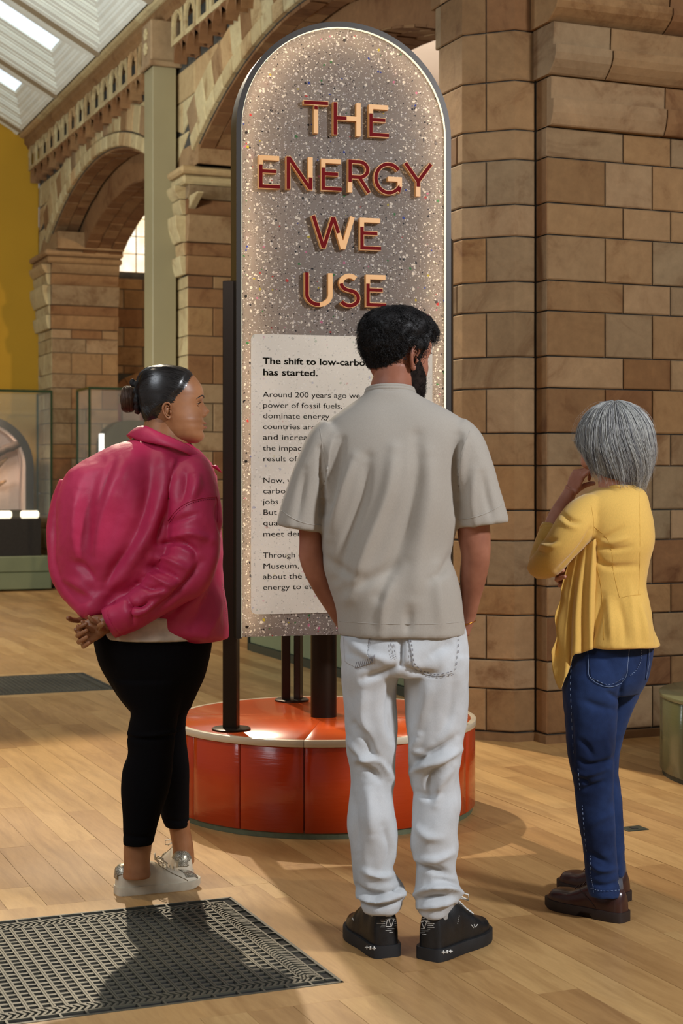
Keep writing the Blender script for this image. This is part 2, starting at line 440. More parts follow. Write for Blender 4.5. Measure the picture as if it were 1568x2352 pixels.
for i in range(1, len(JZ)-1):
    z0, z1 = JZ[i], JZ[i+1]; tall = (z1-z0) > .19
    mt = M_brown
    L = plen(pierL)
    cuts = [.26+.075] if tall and i % 4 else ([.215] if not tall else [.34])
    if tall: cuts = [.26+.02+.105, ]
    else: cuts = [.20] if i % 4 == 0 else []
    for seg in split_path(pierL, cuts): block('stone_block', seg, z0, z1, M_rust if random.random() < .10 else mt, pier, proud=random.uniform(-.001, .003))
    capital = z0 >= 3.05 and z0 < 3.6
    block('stone_block', pierM, z0, z1, M_rust if random.random() < .4 else mt, pier, proud=0)
    if z0 > 3.0:
        amp = .045 if i == 17 else (.11 if i == 18 else (.15 if i == 19 else .17))
        pth = [(7.03, 4.03-amp*.35), (7.03, 6.6)]
        cuts = [.33+.34*(i % 2), .33+.34*(i % 2)+.52, .33+.34*(i % 2)+1.02, .33+.34*(i % 2)+1.55]
        for seg in split_path(pth, cuts): block('moulded_stone', seg, z0, z1, M_rust if random.random() < .4 else mt, pier, prof=roll(z0, z1, amp), thick=.1)
    else:
        cuts = [.339, .62, .95, 1.3, 1.7, 2.2] if tall else [.446, .732, 1.08, 1.5, 1.9, 2.3]
        for seg in split_path(pierR, cuts): block('stone_block', seg, z0, z1, M_rust if random.random() < .12 else mt, pier, proud=random.uniform(-.001, .004))
# corbelled springer of the big arch on the pier's left edge
for k, (z0, z1) in enumerate(((3.324, 3.576), (3.576, 3.80), (3.80, 4.0), (4.0, 4.3))):
    e = (.02, .06, .12, .20)[k]
    block('springer_stone', [(7.60+e, 3.70), (7.60-.04, 3.70)], z0, z1, M_brown, pier)
mb = MB(); pp = [(7.66, 3.69), (7.335, 3.685), (7.13, 3.89), (7.13, 4.0), (7.015, 4.0), (7.012, 6.6), (7.2, 6.6), (7.2, 4.2), (7.66, 4.2)]
mb.prism(pp, 0, .04, UVt); o = mb.build('plinth_course', M_brown, pier)

# ---- the arcade wall (v = 4.2) and its two arches
VW, TH = 4.20, .82
ARC = [(11.0, 'near'), (17.0, 'far')]
AH, ASP, AR = 2.46, 4.22, 5.60; AZC = 4.79-AR
def arc_pts(uc, r, n, a0=None):
    a = a0 if a0 else math.asin(AH/AR)
    return [(uc+r*math.sin(-a+2*a*k/n), AZC+r*math.cos(-a+2*a*k/n)) for k in range(n+1)]
wall = empty('wall_left', uv(14, 4.2, 0)); wall['kind'] = 'structure'
def WT(p): return uv(p[0], p[1], p[2])-wall.location
# upper wall with the two arched openings, as one slab built of strips
mb = MB(); us = [8.0]
for uc, _ in ARC: us += [uc-AH+2*AH*k/24 for k in range(25)]
us += [20.07]; us = sorted(set(us))
def open_z(u):
    for uc, _ in ARC:
        if abs(u-uc) <= AH+1e-6: return AZC+math.sqrt(AR**2-(u-uc)**2)
    return 0.
for a, b in zip(us[:-1], us[1:]):
    mid = (a+b)/2
    if open_z(mid) == 0: za = zb = (4.07 if mid > 9 else 0.)
    else: za, zb = open_z(a) or AZC+math.sqrt(AR**2-AH**2), open_z(b) or 0
    z1 = 5.75; y0, y1 = VW+.014, VW+TH-.02
    vs = [(a, y0, za), (b, y0, zb), (b, y1, zb), (a, y1, za), (a, y0, z1), (b, y0, z1), (b, y1, z1), (a, y1, z1)]
    mb.add([WT(p) for p in vs], [(0,3,2,1),(4,5,6,7),(0,1,5,4),(1,2,6,5),(2,3,7,6),(3,0,4,7)])
mb.build('wall_core', M_mortar, wall)
def wblock(name, pts4, v0, v1, mat, bev=.010):
    """block given by a face polygon in (u,z), front at v0, back at v1"""
    c = sum((Vector(p) for p in pts4), Vector((0, 0)))/len(pts4); n = len(pts4)
    fr = []; mid = []
    for p in pts4:
        p = Vector(p); q = c+(p-c)*(1-.012/max(.05, (p-c).length)); r = c+(p-c)*(1-.03/max(.08, (p-c).length))
        mid.append(q); fr.append(r)
    vs = [WT((p.x, v1, p.y)) for p in mid]+[WT((p.x, v0+bev, p.y)) for p in mid]+[WT((p.x, v0, p.y)) for p in fr]
    fs = [(i, (i+1) % n, n+(i+1) % n, n+i) for i in range(n)]+[(n+i, n+(i+1) % n, 2*n+(i+1) % n, 2*n+i) for i in range(n)]+[tuple(range(2*n, 3*n))]
    return mesh_obj(name, vs, fs, mat, wall, fix=True)
# voussoirs, soffits and the recessed inner order
for uc, nm in ARC:
    N = 22; A = math.asin(AH/AR)
    for k in range(N):
        a0, a1 = -A*1.03+2.06*A*k/N, -A*1.03+2.06*A*(k+1)/N
        for (r0, r1, vf, mt, nme) in ((AR-.0, AR+.15, VW-.030, M_buff, 'arch_stone'), (AR+.15, AR+.44, VW-.018, M_buff if k % 3 else M_brown, 'voussoir')):
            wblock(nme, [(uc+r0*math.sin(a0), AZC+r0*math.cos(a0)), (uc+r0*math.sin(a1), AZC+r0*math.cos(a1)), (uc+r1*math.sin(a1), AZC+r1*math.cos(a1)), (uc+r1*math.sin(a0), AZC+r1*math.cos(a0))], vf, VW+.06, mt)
    # soffit bricks: outer order then a lower inner order
    for (r, va, vb, rows, nn) in ((AR-.02, VW+.02, VW+.30, 2, 26), (AR-.30, VW+.33, VW+TH, 3, 26)):
        dn = AR-r
        for k in range(nn):
            a0, a1 = -A*1.02+2.04*A*k/nn, -A*1.02+2.04*A*(k+1)/nn
            for j in range(rows):
                v0 = va+(vb-va)*j/rows+.004; v1 = va+(vb-va)*(j+1)/rows-.004; sh = (a1-a0)*.5*(j % 2)
                b0, b1 = a0+sh+.0008, min(a1+sh, A*1.04)-.0008
                rr = r-random.uniform(0, .012); ps = []
                for (q, v_) in ((b0, v0), (b1, v0), (b1, v1), (b0, v1)): ps.append((uc+rr*math.sin(q), v_, AZC+rr*math.cos(q)))
                up = [(p[0], p[1], p[2]+.06) for p in ps]
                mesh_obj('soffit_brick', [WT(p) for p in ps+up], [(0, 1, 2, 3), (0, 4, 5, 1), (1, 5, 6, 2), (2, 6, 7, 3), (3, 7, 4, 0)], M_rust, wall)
    # solid of the inner order
    ins = MB(); P0 = arc_pts(uc, AR-.29, 24, A*1.04); P1 = arc_pts(uc, AR+.03, 24, A*1.04)
    for k in range(24):
        q = [P0[k], P0[k+1], P1[k+1], P1[k]]
        ins.add([WT((p[0], VW+.33, p[1])) for p in q]+[WT((p[0], VW+TH, p[1])) for p in q], [(0,1,2,3),(7,6,5,4),(0,4,5,1),(2,6,7,3),(1,5,6,2),(3,7,4,0)])
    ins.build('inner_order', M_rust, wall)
# spandrel stones
def in_arch(u, z, pad=.44):
    for uc, _ in ARC:
        if abs(u-uc) < AH+.3 and math.hypot(u-uc, z-AZC) < AR+pad and z > 2: return True
    return False
zc = [3.06, 3.32, 3.55, 3.83, 4.12, 4.41, 4.70, 4.985]
for i in range(len(zc)-1):
    z0, z1 = zc[i], zc[i+1]; u = 7.7+(i % 2)*.25
    while u < 20.0:
        L = random.choice((.42, .55, .62)); a, b = u, min(u+L, 20.05)
        zm = z0 if False else None
        # clip by extrados, column-wise
        def ext(x):
            for uc, _ in ARC:
                if abs(x-uc) < AH+.34: return AZC+math.sqrt(max(0, (AR+.36)**2-(x-uc)**2))
            return 0.
        la, lb = max(z0, ext(a)), max(z0, ext(b))
        if la < z1-.03 or lb < z1-.03:
            la, lb = min(la, z1-.012), min(lb, z1-.012)
            cu = (a+b)/2
            if not (min(abs(cu-11.0), abs(cu-17.0)) < 2.7 and z1 < 4.25):
                wblock('stone_block', [(a, la), (b, lb), (b, z1), (a, z1)], VW, VW+.06, M_buff if random.random() < .85 else M_brown)
        u = b
# pier B (between the arches) and the far jamb: reveals facing the camera
def reveal(un, uf, name, rust=True):
    """pier from u=un (near) to uf"""
    mb = MB(); mb.box((un+.016, VW+.016, 0), (uf-.016, VW+TH, 3.9), WT); mb.build(name, M_mortar, wall)
    zz = 0.03; i = 0
    while zz < 3.12:
        h = .255 if i % 2 == 0 else .172; z1 = min(zz+h, 3.13)
        fp = [(uf, VW), (un, VW)]; rp = [(un, VW), (un, VW+TH)]
        for seg in split_path(fp, [] if i % 2 else [.35]): block('stone_block', seg, zz, z1, M_buff, wall_off, proud=random.uniform(0, .004))
        for seg in split_path(rp, [.42] if i % 2 else [.24, .62]): block('stone_block', seg, zz, z1, M_rust if random.random() < .35 else M_brown, wall_off, proud=random.uniform(0, .004))
        zz = z1; i += 1
    for (z0, z1, e) in ((3.13, 3.30, .05), (3.30, 3.42, .02), (3.42, 3.66, .09), (3.66, 3.80, .05), (3.80, 3.92, .10)):
        def pr(z, z0=z0, z1=z1, e=e):
            t = (z-z0)/(z1-z0); return e*(.45+.55*math.sin(PI*min(1, t*1.1)*.55))
        for seg in ([(uf, VW-.02), (un-.0, VW-.02)], [(un, VW-.02), (un, VW+TH)]):
            block('capital_stone', seg, z0, z1, (M_rust if seg[0][0] != uf else M_buff) if e < .08 else (M_brown if seg[0][0] != uf else M_buff), wall_off, prof=pr, thick=.15)
    for (z0, z1, e, m_) in ((3.92, 4.00, .13, M_buff), (4.00, 4.07, .19, M_buff)):
        pb = MB(); pb.box((un-e, VW-e*.6, z0), (uf+e, VW+TH+.02, z1), WT, bev=.02); pb.build('impost', m_ if un < 15 else M_brown, wall)
    pb = MB(); pb.box((un-.30, VW+.006, 4.07), (uf+.22, VW+TH, 4.27), WT); pb.build('springer', M_brown, wall)
wall_off = empty('stone_courses', -wall.location, wall)   # identity-space holder for path blocks
wall_off.matrix_parent_inverse = Matrix()
wall_off.location = -wall.location
reveal(13.73, 14.35, 'pier_core')
reveal(19.30, 20.07, 'jamb_core')

# corbel table: lancet niches over brackets
def corbel_unit(u):
    mb = MB(); w = .365; vf = VW-.13; n = 8
    hw, z0, zs = .108, 5.20, 5.315
    A0 = (u-w/2+.004, 5.16); A1 = (u+w/2-.004, 5.43)
    prof = [(u-hw, z0)]+[(u-hw*math.cos(PI*k/n), zs+hw*.85*math.sin(PI*k/n)) for k in range(n+1)]+[(u+hw, z0)]
    # left and right cheeks + top as strips between the lancet and the rectangle
    outer = []
    for (x, z) in prof:
        if z <= zs+.001: outer.append((A0[0] if x < u else A1[0], z))
        else:
            t = (x-(u-hw))/(2*hw); outer.append((A0[0]+(A1[0]-A0[0])*t, A1[1]))
    outer[0] = (A0[0], z0); outer[-1] = (A1[0], z0)
    m = len(prof)
    vs = [WT((x, vf, z)) for x, z in prof]+[WT((x, vf, z)) for x, z in outer]+[WT((x, vf+.022, z)) for x, z in prof]
    fs = [(i, i+1, m+i+1, m+i) for i in range(m-1)]+[(i, 2*m+i, 2*m+i+1, i+1) for i in range(m-1)]
    mb.add(vs, fs, 0)
    mb.box((A0[0], vf, 5.155), (A1[0], VW, 5.20), WT, mi=0)
    # hood moulding round the lancet
    mb.tube([(x, vf-.004, z) for x, z in [(u-hw*1.18*math.cos(PI*k/8), zs+hw*1.05*math.sin(PI*k/8)) for k in range(9)]], .011, 5, WT, 0)
    # bracket: quarter-round hollow
    q = []
    for k in range(6):
        t = k/5; q.append((VW-.13*(1-t)**1.6-.002, 5.155-.165*t))
    bw = .055; bl = []
    for (vv, z) in q: bl += [(u-bw-w/2+.0, vv, z), (u+bw-w/2, vv, z)]
    bl += [(u-bw-w/2, VW+.01, 5.155), (u+bw-w/2, VW+.01, 5.155), (u-bw-w/2, VW+.01, 4.985), (u+bw-w/2, VW+.01, 4.985)]
    fs = [(2*k, 2*k+1, 2*k+3, 2*k+2) for k in range(5)]
    fs += [tuple([2*k for k in range(6)]+[14, 12]), tuple([2*k+1 for k in range(6)]+[15, 13])]
    mb.add([WT(p) for p in bl], fs, 1)
    # small round arch between brackets
    ap = [(u-.127*math.cos(PI*k/8), 5.00+.15*math.sin(PI*k/8)) for k in range(9)]
    vs = [WT((x, vf+.01, z)) for x, z in ap]+[WT((x, vf+.01, 5.156)) for x, z in ap]+[WT((x, VW, z)) for x, z in ap]
    mb.add(vs, [(i, i+1, 10+i, 9+i) for i in range(8)]+[(i, 18+i, 19+i, i+1) for i in range(8)], 1)
    o = mb.build('corbel', None, wall, mats=[M_buff, M_rust])
    return o
u = 19.86
while u > 14.2: corbel_unit(u); u -= .365
u = 13.62
while u > 7.9: corbel_unit(u); u -= .365
# carved block over the column, and the painted column
colm = empty('painted_column', uv(14.10, 4.08, 0)); tag(colm, 'square olive-grey painted column standing against the stone pier', 'column')
T = lambda p: uv(p[0], p[1], p[2])-colm.location
mb = MB(); mb.box((13.97, 3.95, 0), (14.25, 4.17, 5.02), T, bev=.006); mb.build('shaft', M_post, colm)
mb = MB(); mb.box((13.96, 3.93, 5.02), (14.27, 4.22, 5.44), WT, bev=.012); mb.box((13.93, 3.91, 5.02), (14.29, 4.22, 5.07), WT, bev=.01); mb.build('capital_block', M_brown, wall)
mb = MB()
for (fu, fz) in ((14.11, 5.33), (14.11, 5.20)):
    for k in range(6):
        a = k*PI/3; mb.lathe([(.0, -.012), (.022, -.008), (.024, 0), (.014, .01), (0, .013)], (0, 0, 0), 8)
        nv = 40
        vs = mb.v[-nv:]; mb.v[-nv:] = [tuple(WT((fu+.035*math.cos(a)+p[0], 3.925+p[2], fz+.035*math.sin(a)+p[1]))) for p in vs]
mb.build('carved_flowers', M_buff, wall)
# cornice rolls
def moulding(name, prof, u0, u1, mat, parent, T):
    n = len(prof); vs = [T((u0, a, b)) for a, b in prof]+[T((u1, a, b)) for a, b in prof]
    fs = [(i, (i+1) % n, n+(i+1) % n, n+i) for i in range(n)]+[tuple(range(n))[::-1], tuple(range(n, 2*n))]
    return mesh_obj(name, vs, fs, mat, parent, fix=True)
M_corn = stone_mat('dark_cornice_stone', [(0, srgb(116, 86, 54)), (.5, srgb(132, 100, 64)), (1, srgb(124, 88, 52))], sc=3.)
u = 20.07
while u > 7.1:
    u1 = max(u-1.1, 7.0)
    moulding('cornice_stone', [(4.22, 5.43), (4.07, 5.43), (4.05, 5.47), (4.02, 5.50), (4.02, 5.56), (4.22, 5.56)], u-.004, u1, M_corn, wall, WT)
    moulding('cornice_roll', [(4.22, 5.56), (4.0, 5.56), (3.965, 5.575), (3.95, 5.60), (3.965, 5.625), (4.0, 5.64), (4.22, 5.64)], u-.004, u1, M_buff, wall, WT)
    moulding('cornice_top', [(4.22, 5.64), (4.06, 5.64), (4.05, 5.72), (4.22, 5.72)], u-.004, u1, M_rust, wall, WT)
    u = u1

# end wall (yellow) and aisle beyond the arches
mb = MB(); mb.box((20.07, -9, 0), (20.3, 4.2, 7.4), UVt); o = mb.build('wall_back', M_yellow); o['kind'] = 'structure'
aw = empty('wall_aisle', uv(14, 9.5, 0)); aw['kind'] = 'structure'
T = lambda p: uv(p[0], p[1], p[2])-aw.location
mb = MB(); mb.box((7, 9.4, 0), (22, 9.6, 8), T); mb.build('plaster', M_plaster, aw)
mb = MB(); mb.box((7.0, 4.9, 6.6), (22, 9.6, 6.7), T); mb.build('aisle_ceiling', M_plaster, aw)
mb = MB(); mb.box((21.4, 4.6, 0), (21.6, 9.6, 8), T); mb.build('end_core', M_mortar, aw)
hold = empty('stone_courses', -aw.location, aw)
zz = 0; i = 0
WU0, WU1, WZ0, WZ1 = 5.50, 6.05, 4.13, 5.0
while zz < 6.5:
    z1 = zz+.26; v = 4.6-(i % 2)*.25
    while v < 9.4:
        a, b = v, v+.52; v = b
        for q in subtract((a, b, zz, z1), (5.46, 6.14, 4.05, 5.35)):
            for q2 in subtract(q, (5.5, 6.7, 0, 2.75)):
                if q2[1]-q2[0] > .03 and q2[3]-q2[2] > .03 and on_screen(uv(21.4, (q2[0]+q2[1])/2, (q2[2]+q2[3])/2), 80): block('stone_block', [(21.39, q2[0]), (21.39, q2[1])], q2[2], q2[3], M_brown if random.random() < .7 else M_rust, hold, thick=.02, g=.006)
    zz = z1; i += 1
win = mesh_obj('window_1', *(lambda m: (m.v, m.f))(MB().prism([(5.52, 4.13)]+[(5.80-.28*math.cos(PI*k/10), 5.0+.28*math.sin(PI*k/10)) for k in range(11)]+[(6.08, 4.13)], 0, .02, lambda p: uv(21.36-p[2], p[0], p[1]))), M_leaded, fix=True)
win['kind'] = 'structure'
mb = MB()
for vv in (5.52, 5.80, 6.08): mb.box((21.33, vv-.007, 4.13), (21.35, vv+.007, 5.05 if vv != 5.8 else 5.28), UVt)
for z in (4.13, 4.38, 4.62, 4.86, 5.08): mb.box((21.33, 5.52, z-.005), (21.35, 6.08, z+.005), UVt)
mb.build('window_frame', M_buff, win)
dr = mesh_obj('door_1', *(lambda m: (m.v, m.f))(MB().box((21.32, 5.52, 0), (21.38, 6.6, 2.35), UVt)), M_door, fix=True); dr['kind'] = 'structure'
mb = MB()
for (a, b, c, d) in ((5.60, 5.84, 1.75, 2.3), (6.02, 6.34, 1.75, 2.45), (5.60, 5.84, 1.0, 1.65), (6.02, 6.34, 1.0, 1.65)): mb.box((21.29, a, c), (21.33, b, d), UVt)
mb.build('door_pane', plain('frosted_pane', srgb(150, 128, 120), .3), dr)
mb = MB()
for k in range(8):
    a0, a1 = PI*.15+.7*PI*k/8, PI*.15+.7*PI*(k+1)/8-.01
    q = [(6.05+r*math.cos(a), 1.98+r*math.sin(a)) for r, a in ((.62, a0), (.62, a1), (.82, a1), (.82, a0))]
    m2 = MB(); m2.prism(q, 0, .1, lambda p: uv(21.38-p[2], p[0], p[1])); m2.build('arch_brick', M_rust, dr)

# ------------------------------------------------------------------ sloped ceiling with skylights
ceil = empty('ceiling', uv(15, 3.9, 5.6)); ceil['kind'] = 'structure'
S = .556; CL = math.sqrt(1+S*S)
def RT(u, s, h):      # s: distance up the slope from the eaves, h: height above the rafter soffit plane
    return uv(u, 3.93-s/CL-h*S/CL, 5.60+s*S/CL+h/CL)-ceil.location
def cbox(mb, u0, u1, s0, s1, h0, h1, mi=0): mb.box((u0, s0, h0), (u1, s1, h1), lambda p: RT(*p), mi=mi)
rb = [15.95-1.95*2, 15.95-1.95, 15.95, 17.90, 19.85, 21.8]
LS = 5.5
for k, u in enumerate(rb[:-1]):
    mb = MB(); cbox(mb, u-.075, u+.075, -.02, LS, 0, .26); mb.build('rafter', M_rafter, ceil)
    mb = MB(); cbox(mb, u-.11, u-.075, -.02, LS, .02, .10); cbox(mb, u+.075, u+.11, -.02, LS, .02, .10); mb.build('rafter_moulding', M_white, ceil)
for k in range(len(rb)-1):
    a, b = rb[k]+.075, rb[k+1]-.075
    mb = MB(); steps = [(0, .10, .0, .05), (.10, .13, .02, .07), (.13, .21, .045, .09), (.21, .24, .07, .12), (.24, .31, .10, .14), (.31, .34, .12, .17), (.34, .42, .155, .19)]
    FK, SK = 2.2, .45
    for (e0, e1, h0, h1) in steps:
        cbox(mb, a+e0, b-FK*e0, e0*SK, e1*SK, h0, h1)
        cbox(mb, a+e0, a+e1, e1*SK, LS, h0, h1); cbox(mb, b-FK*e1, b-FK*e0, e1*SK, LS, h0, h1)
        cbox(mb, b-FK*(e0+.5*(e1-e0)), b-FK*(e0+.35*(e1-e0)), e1*SK, LS, h0-.012, h0)
    mb.build('coffer_moulding', M_white, ceil)
    mb = MB(); cbox(mb, a+.40, b-.90, .17, LS, .20, .21); mb.build('skylight_pane', M_pane, ceil)
for u in rb[1:-1]:
    mb = MB(); mb.box((u-.12, 3.90, 5.62), (u+.12, 4.04, 5.76), lambda p: uv(*p)-ceil.location); mb.build('rafter_pad', M_buff, ceil)
mb = MB(); mb.box((7, 3.98, 5.72), (20.07, 4.3, 5.84), lambda p: uv(*p)-ceil.location); mb.build('eaves_board', M_rafter, ceil)
# ================================================================== the sign
M_bronze = plain('dark_bronze_metal', srgb(52, 42, 34), .34, metal=.85, noise_amt=.05, scale=4)
M_bronze_l = plain('bronze_frame_metal', srgb(36, 29, 21), .4, metal=.4, noise_amt=.05, scale=4)
M_peach = plain('peach_letter_edge', srgb(226, 168, 98), .45, noise_amt=.02, scale=8)
M_red = plain('dark_red_letter_face', srgb(104, 8, 10), .6, noise_amt=.05, scale=10, spec=.08)
M_cream = plain('cream_glazed_rim', srgb(206, 192, 166), .3, noise_amt=.03, scale=8, coat=.3)
M_ink = plain('printed_ink', srgb(20, 18, 12), .9, spec=.02)
M_led = plain('led_strip', (1, .9, .7, 1), .5, emit=(1, .93, .74, 1), es=90.)
M_lipglow = plain('frame_lip_glow', (1, .9, .7, 1), .5, emit=(1, .90, .62, 1), es=1.0)  # glow standing in for light on the inner lip of the frame

def terrazzo(name, base, chip_gain=1., trans=.35, plain_mix=0.):
    m, nt, b = new_mat(name)
    co = node(nt, 'ShaderNodeTexCoord')
    nz = node(nt, 'ShaderNodeTexNoise', i_Scale=55., i_Detail=3.); nt.links.new(co.outputs['Object'], nz.inputs['Vector'])
    mad = node(nt, 'ShaderNodeVectorMath', operation='MULTIPLY_ADD'); mad.inputs[1].default_value = (.012,)*3
    nt.links.new(nz.outputs['Color'], mad.inputs[0]); nt.links.new(co.outputs['Object'], mad.inputs[2])
    cl = node(nt, 'ShaderNodeTexNoise', i_Scale=2.4, i_Detail=2.); nt.links.new(co.outputs['Object'], cl.inputs['Vector'])
    c = ramp(nt, cl.outputs[0], [(.3, tuple(x*.86 for x in base[:3])+(1,)), (.7, tuple(min(1, x*1.12) for x in base[:3])+(1,))])
    def chips(sc, size, col_stops, sel, c, seed):
        v = node(nt, 'ShaderNodeTexVoronoi', i_Scale=sc, i_Randomness=1.); 
        ad = node(nt, 'ShaderNodeVectorMath', operation='ADD'); ad.inputs[1].default_value = (seed, seed*.7, seed*1.3)
        nt.links.new(mad.outputs[0], ad.inputs[0]); nt.links.new(ad.outputs[0], v.inputs['Vector'])
        s = node(nt, 'ShaderNodeSeparateColor'); nt.links.new(v.outputs['Color'], s.inputs[0])
        rad = math_n(nt, 'MULTIPLY', s.outputs[0], size)
        hit = math_n(nt, 'LESS_THAN', v.outputs['Distance'], rad)
        ok = math_n(nt, 'LESS_THAN', s.outputs[1], sel)
        f = math_n(nt, 'MULTIPLY', math_n(nt, 'MULTIPLY', hit, ok), chip_gain)
        return mixc(nt, f, c, ramp(nt, s.outputs[2], col_stops, 'CONSTANT'))
    W1, W2, K1, K2 = srgb(236, 228, 214), srgb(210, 204, 200), srgb(30, 26, 26), srgb(84, 72, 62)
    c = chips(200, .5, [(0, W2), (.55, K2), (.8, srgb(180, 168, 150))], .45, c, 3.1)
    c = chips(135, .52, [(0, W1), (.62, W2), (.80, K1), (.9, K2)], .45, c, 0.)
    c = chips(82, .5, [(0, W1), (.58, W2), (.72, K1), (.80, srgb(186, 60, 50)), (.84, srgb(190, 170, 50)), (.88, srgb(40, 60, 150)), (.92, srgb(210, 120, 150)), (.96, srgb(60, 120, 60))], .30, c, 7.7)
    nt.links.new(c, b.inputs['Base Color']); b.inputs['Roughness'].default_value = .45; b.inputs['Specular IOR Level'].default_value = .3
    tr = node(nt, 'ShaderNodeBsdfTranslucent'); nt.links.new(c, tr.inputs[0])
    mx = node(nt, 'ShaderNodeMixShader'); mx.inputs[0].default_value = trans
    out = nt.nodes['Material Output']
    nt.links.new(b.outputs[0], mx.inputs[1]); nt.links.new(tr.outputs[0], mx.inputs[2]); nt.links.new(mx.outputs[0], out.inputs[0])
    return m
M_terr = terrazzo('recycled_plastic_terrazzo', srgb(144, 132, 122), 1., .55)
M_plaq = terrazzo('frosted_plaque', srgb(216, 206, 188), .32, .2)

SC, SS = math.cos(math.radians(15)), math.sin(math.radians(15))
SX, SY = .010, 6.20
sign = empty('information_sign', (SX, SY, .363))
tag(sign, 'tall arched sign with red and peach lettering on a speckled panel', 'sign')
def ST(a, n, z): return Vector((a*SC+n*SS, a*SS-n*SC, z-.363))
def P2S(px, py):
    k = (px-CX)/F; a = (SY*k-SX)/(SC-k*SS); Y = SY+a*SS
    return a, H0-(py-HOR)*Y/F
def arch_outline(hw, zb, zt, n=40):
    zs = zt-hw
    return [(-hw, zb)]+[(-hw*math.cos(PI*k/n), zs+hw*math.sin(PI*k/n)) for k in range(n+1)]+[(hw, zb)]
ZB, ZT, HWI, HWO = .722, 3.052, .405, .4265
def ring_frame(o0, o1, n0, n1):
    """solid between outline o0 (outer) and o1 (inner), depth n0..n1"""
    m = len(o0); vs = []
    for (o, n) in ((o0, n0), (o1, n0), (o1, n1), (o0, n1)): vs += [ST(a, n, z) for a, z in o]
    fs = []
    for j in range(4):
        k = (j+1) % 4; fs += [(j*m+i, j*m+i+1, k*m+i+1, k*m+i) for i in range(m-1)]
    fs += [(0, m, 2*m, 3*m), (m-1, 2*m-1, 3*m-1, 4*m-1)]
    return vs, fs
vs, fs = ring_frame(arch_outline(HWO, ZB-.004, ZT+.0215), arch_outline(HWI+.0008, ZB-.004, ZT+.0008), .022, -.085)
autosmooth(mesh_obj('frame', vs, fs, M_bronze_l, sign, fix=True))
vs, fs = ring_frame(arch_outline(HWI+.0006, ZB, ZT+.0006), arch_outline(HWI-.0008, ZB, ZT-.0008), .0195, .0045)
mesh_obj('lip_glow', vs, fs, M_lipglow, sign, fix=True)
def flat_slab(outline, n0, n1, mb=None):
    mb = mb or MB(); m = len(outline)
    vs = [ST(a, n0, z) for a, z in outline]+[ST(a, n1, z) for a, z in outline]
    mb.add(vs, [tuple(range(m)), tuple(range(2*m-1, m-1, -1))]+[(i, m+i, m+(i+1) % m, (i+1) % m) for i in range(m)]); return mb
panel = flat_slab(arch_outline(HWI, ZB, ZT), .004, -.006).build('terrazzo_panel', M_terr, sign)
flat_slab(arch_outline(HWI+.006, ZB-.004, ZT+.006), -.085, -.095).build('back_plate', plain('back_plate_grey', srgb(150, 140, 128), .8), sign)
# LED strips run round the inside of the frame, behind the panel
ol = arch_outline(HWI-.004, ZB+.01, ZT-.004, 24); il = arch_outline(HWI-.010, ZB+.01, ZT-.010, 24)
vs, fs = ring_frame(ol, il, -.040, -.058)
mesh_obj('led_strip', vs, fs, M_led, sign, fix=True)
mb = MB()
for (px, py) in ((790, 93), (565, 305), (1000, 330), (564, 681), (1001, 694), (564, 1060), (566, 1440)):
    a, z = P2S(px, py); mb2 = MB(); q = [(a+.0055*math.cos(2*PI*k/10), z+.0055*math.sin(2*PI*k/10)) for k in range(10)]
    flat_slab(q, .0075, .003, mb2).build('screw', M_bronze, sign)

# ---- letters made of mitred ribbons
def ribbon(pts, w):
    P = [Vector(p) for p in pts]; P = [q for i, q in enumerate(P) if i == 0 or (q-P[i-1]).length > 1e-5]; n = len(P); L = []; R = []
    for i in range(n):
        t0 = (P[i]-P[i-1]).normalized() if i else None; t1 = (P[i+1]-P[i]).normalized() if i < n-1 else None
        if t0 is None: nn = Vector((-t1.y, t1.x))
        elif t1 is None: nn = Vector((-t0.y, t0.x))
        else:
            a, b = Vector((-t0.y, t0.x)), Vector((-t1.y, t1.x)); s = a+b
            nn = s/max(.35, s.dot(a)) if s.length > .1 else a
        L.append(P[i]+nn*w); R.append(P[i]-nn*w)
    return L, R
def arc(cx, cz, rx, rz, a0, a1, n=14):
    return [(cx+rx*math.cos(math.radians(a0+(a1-a0)*k/n)), cz+rz*math.sin(math.radians(a0+(a1-a0)*k/n))) for k in range(n+1)]
h = .07
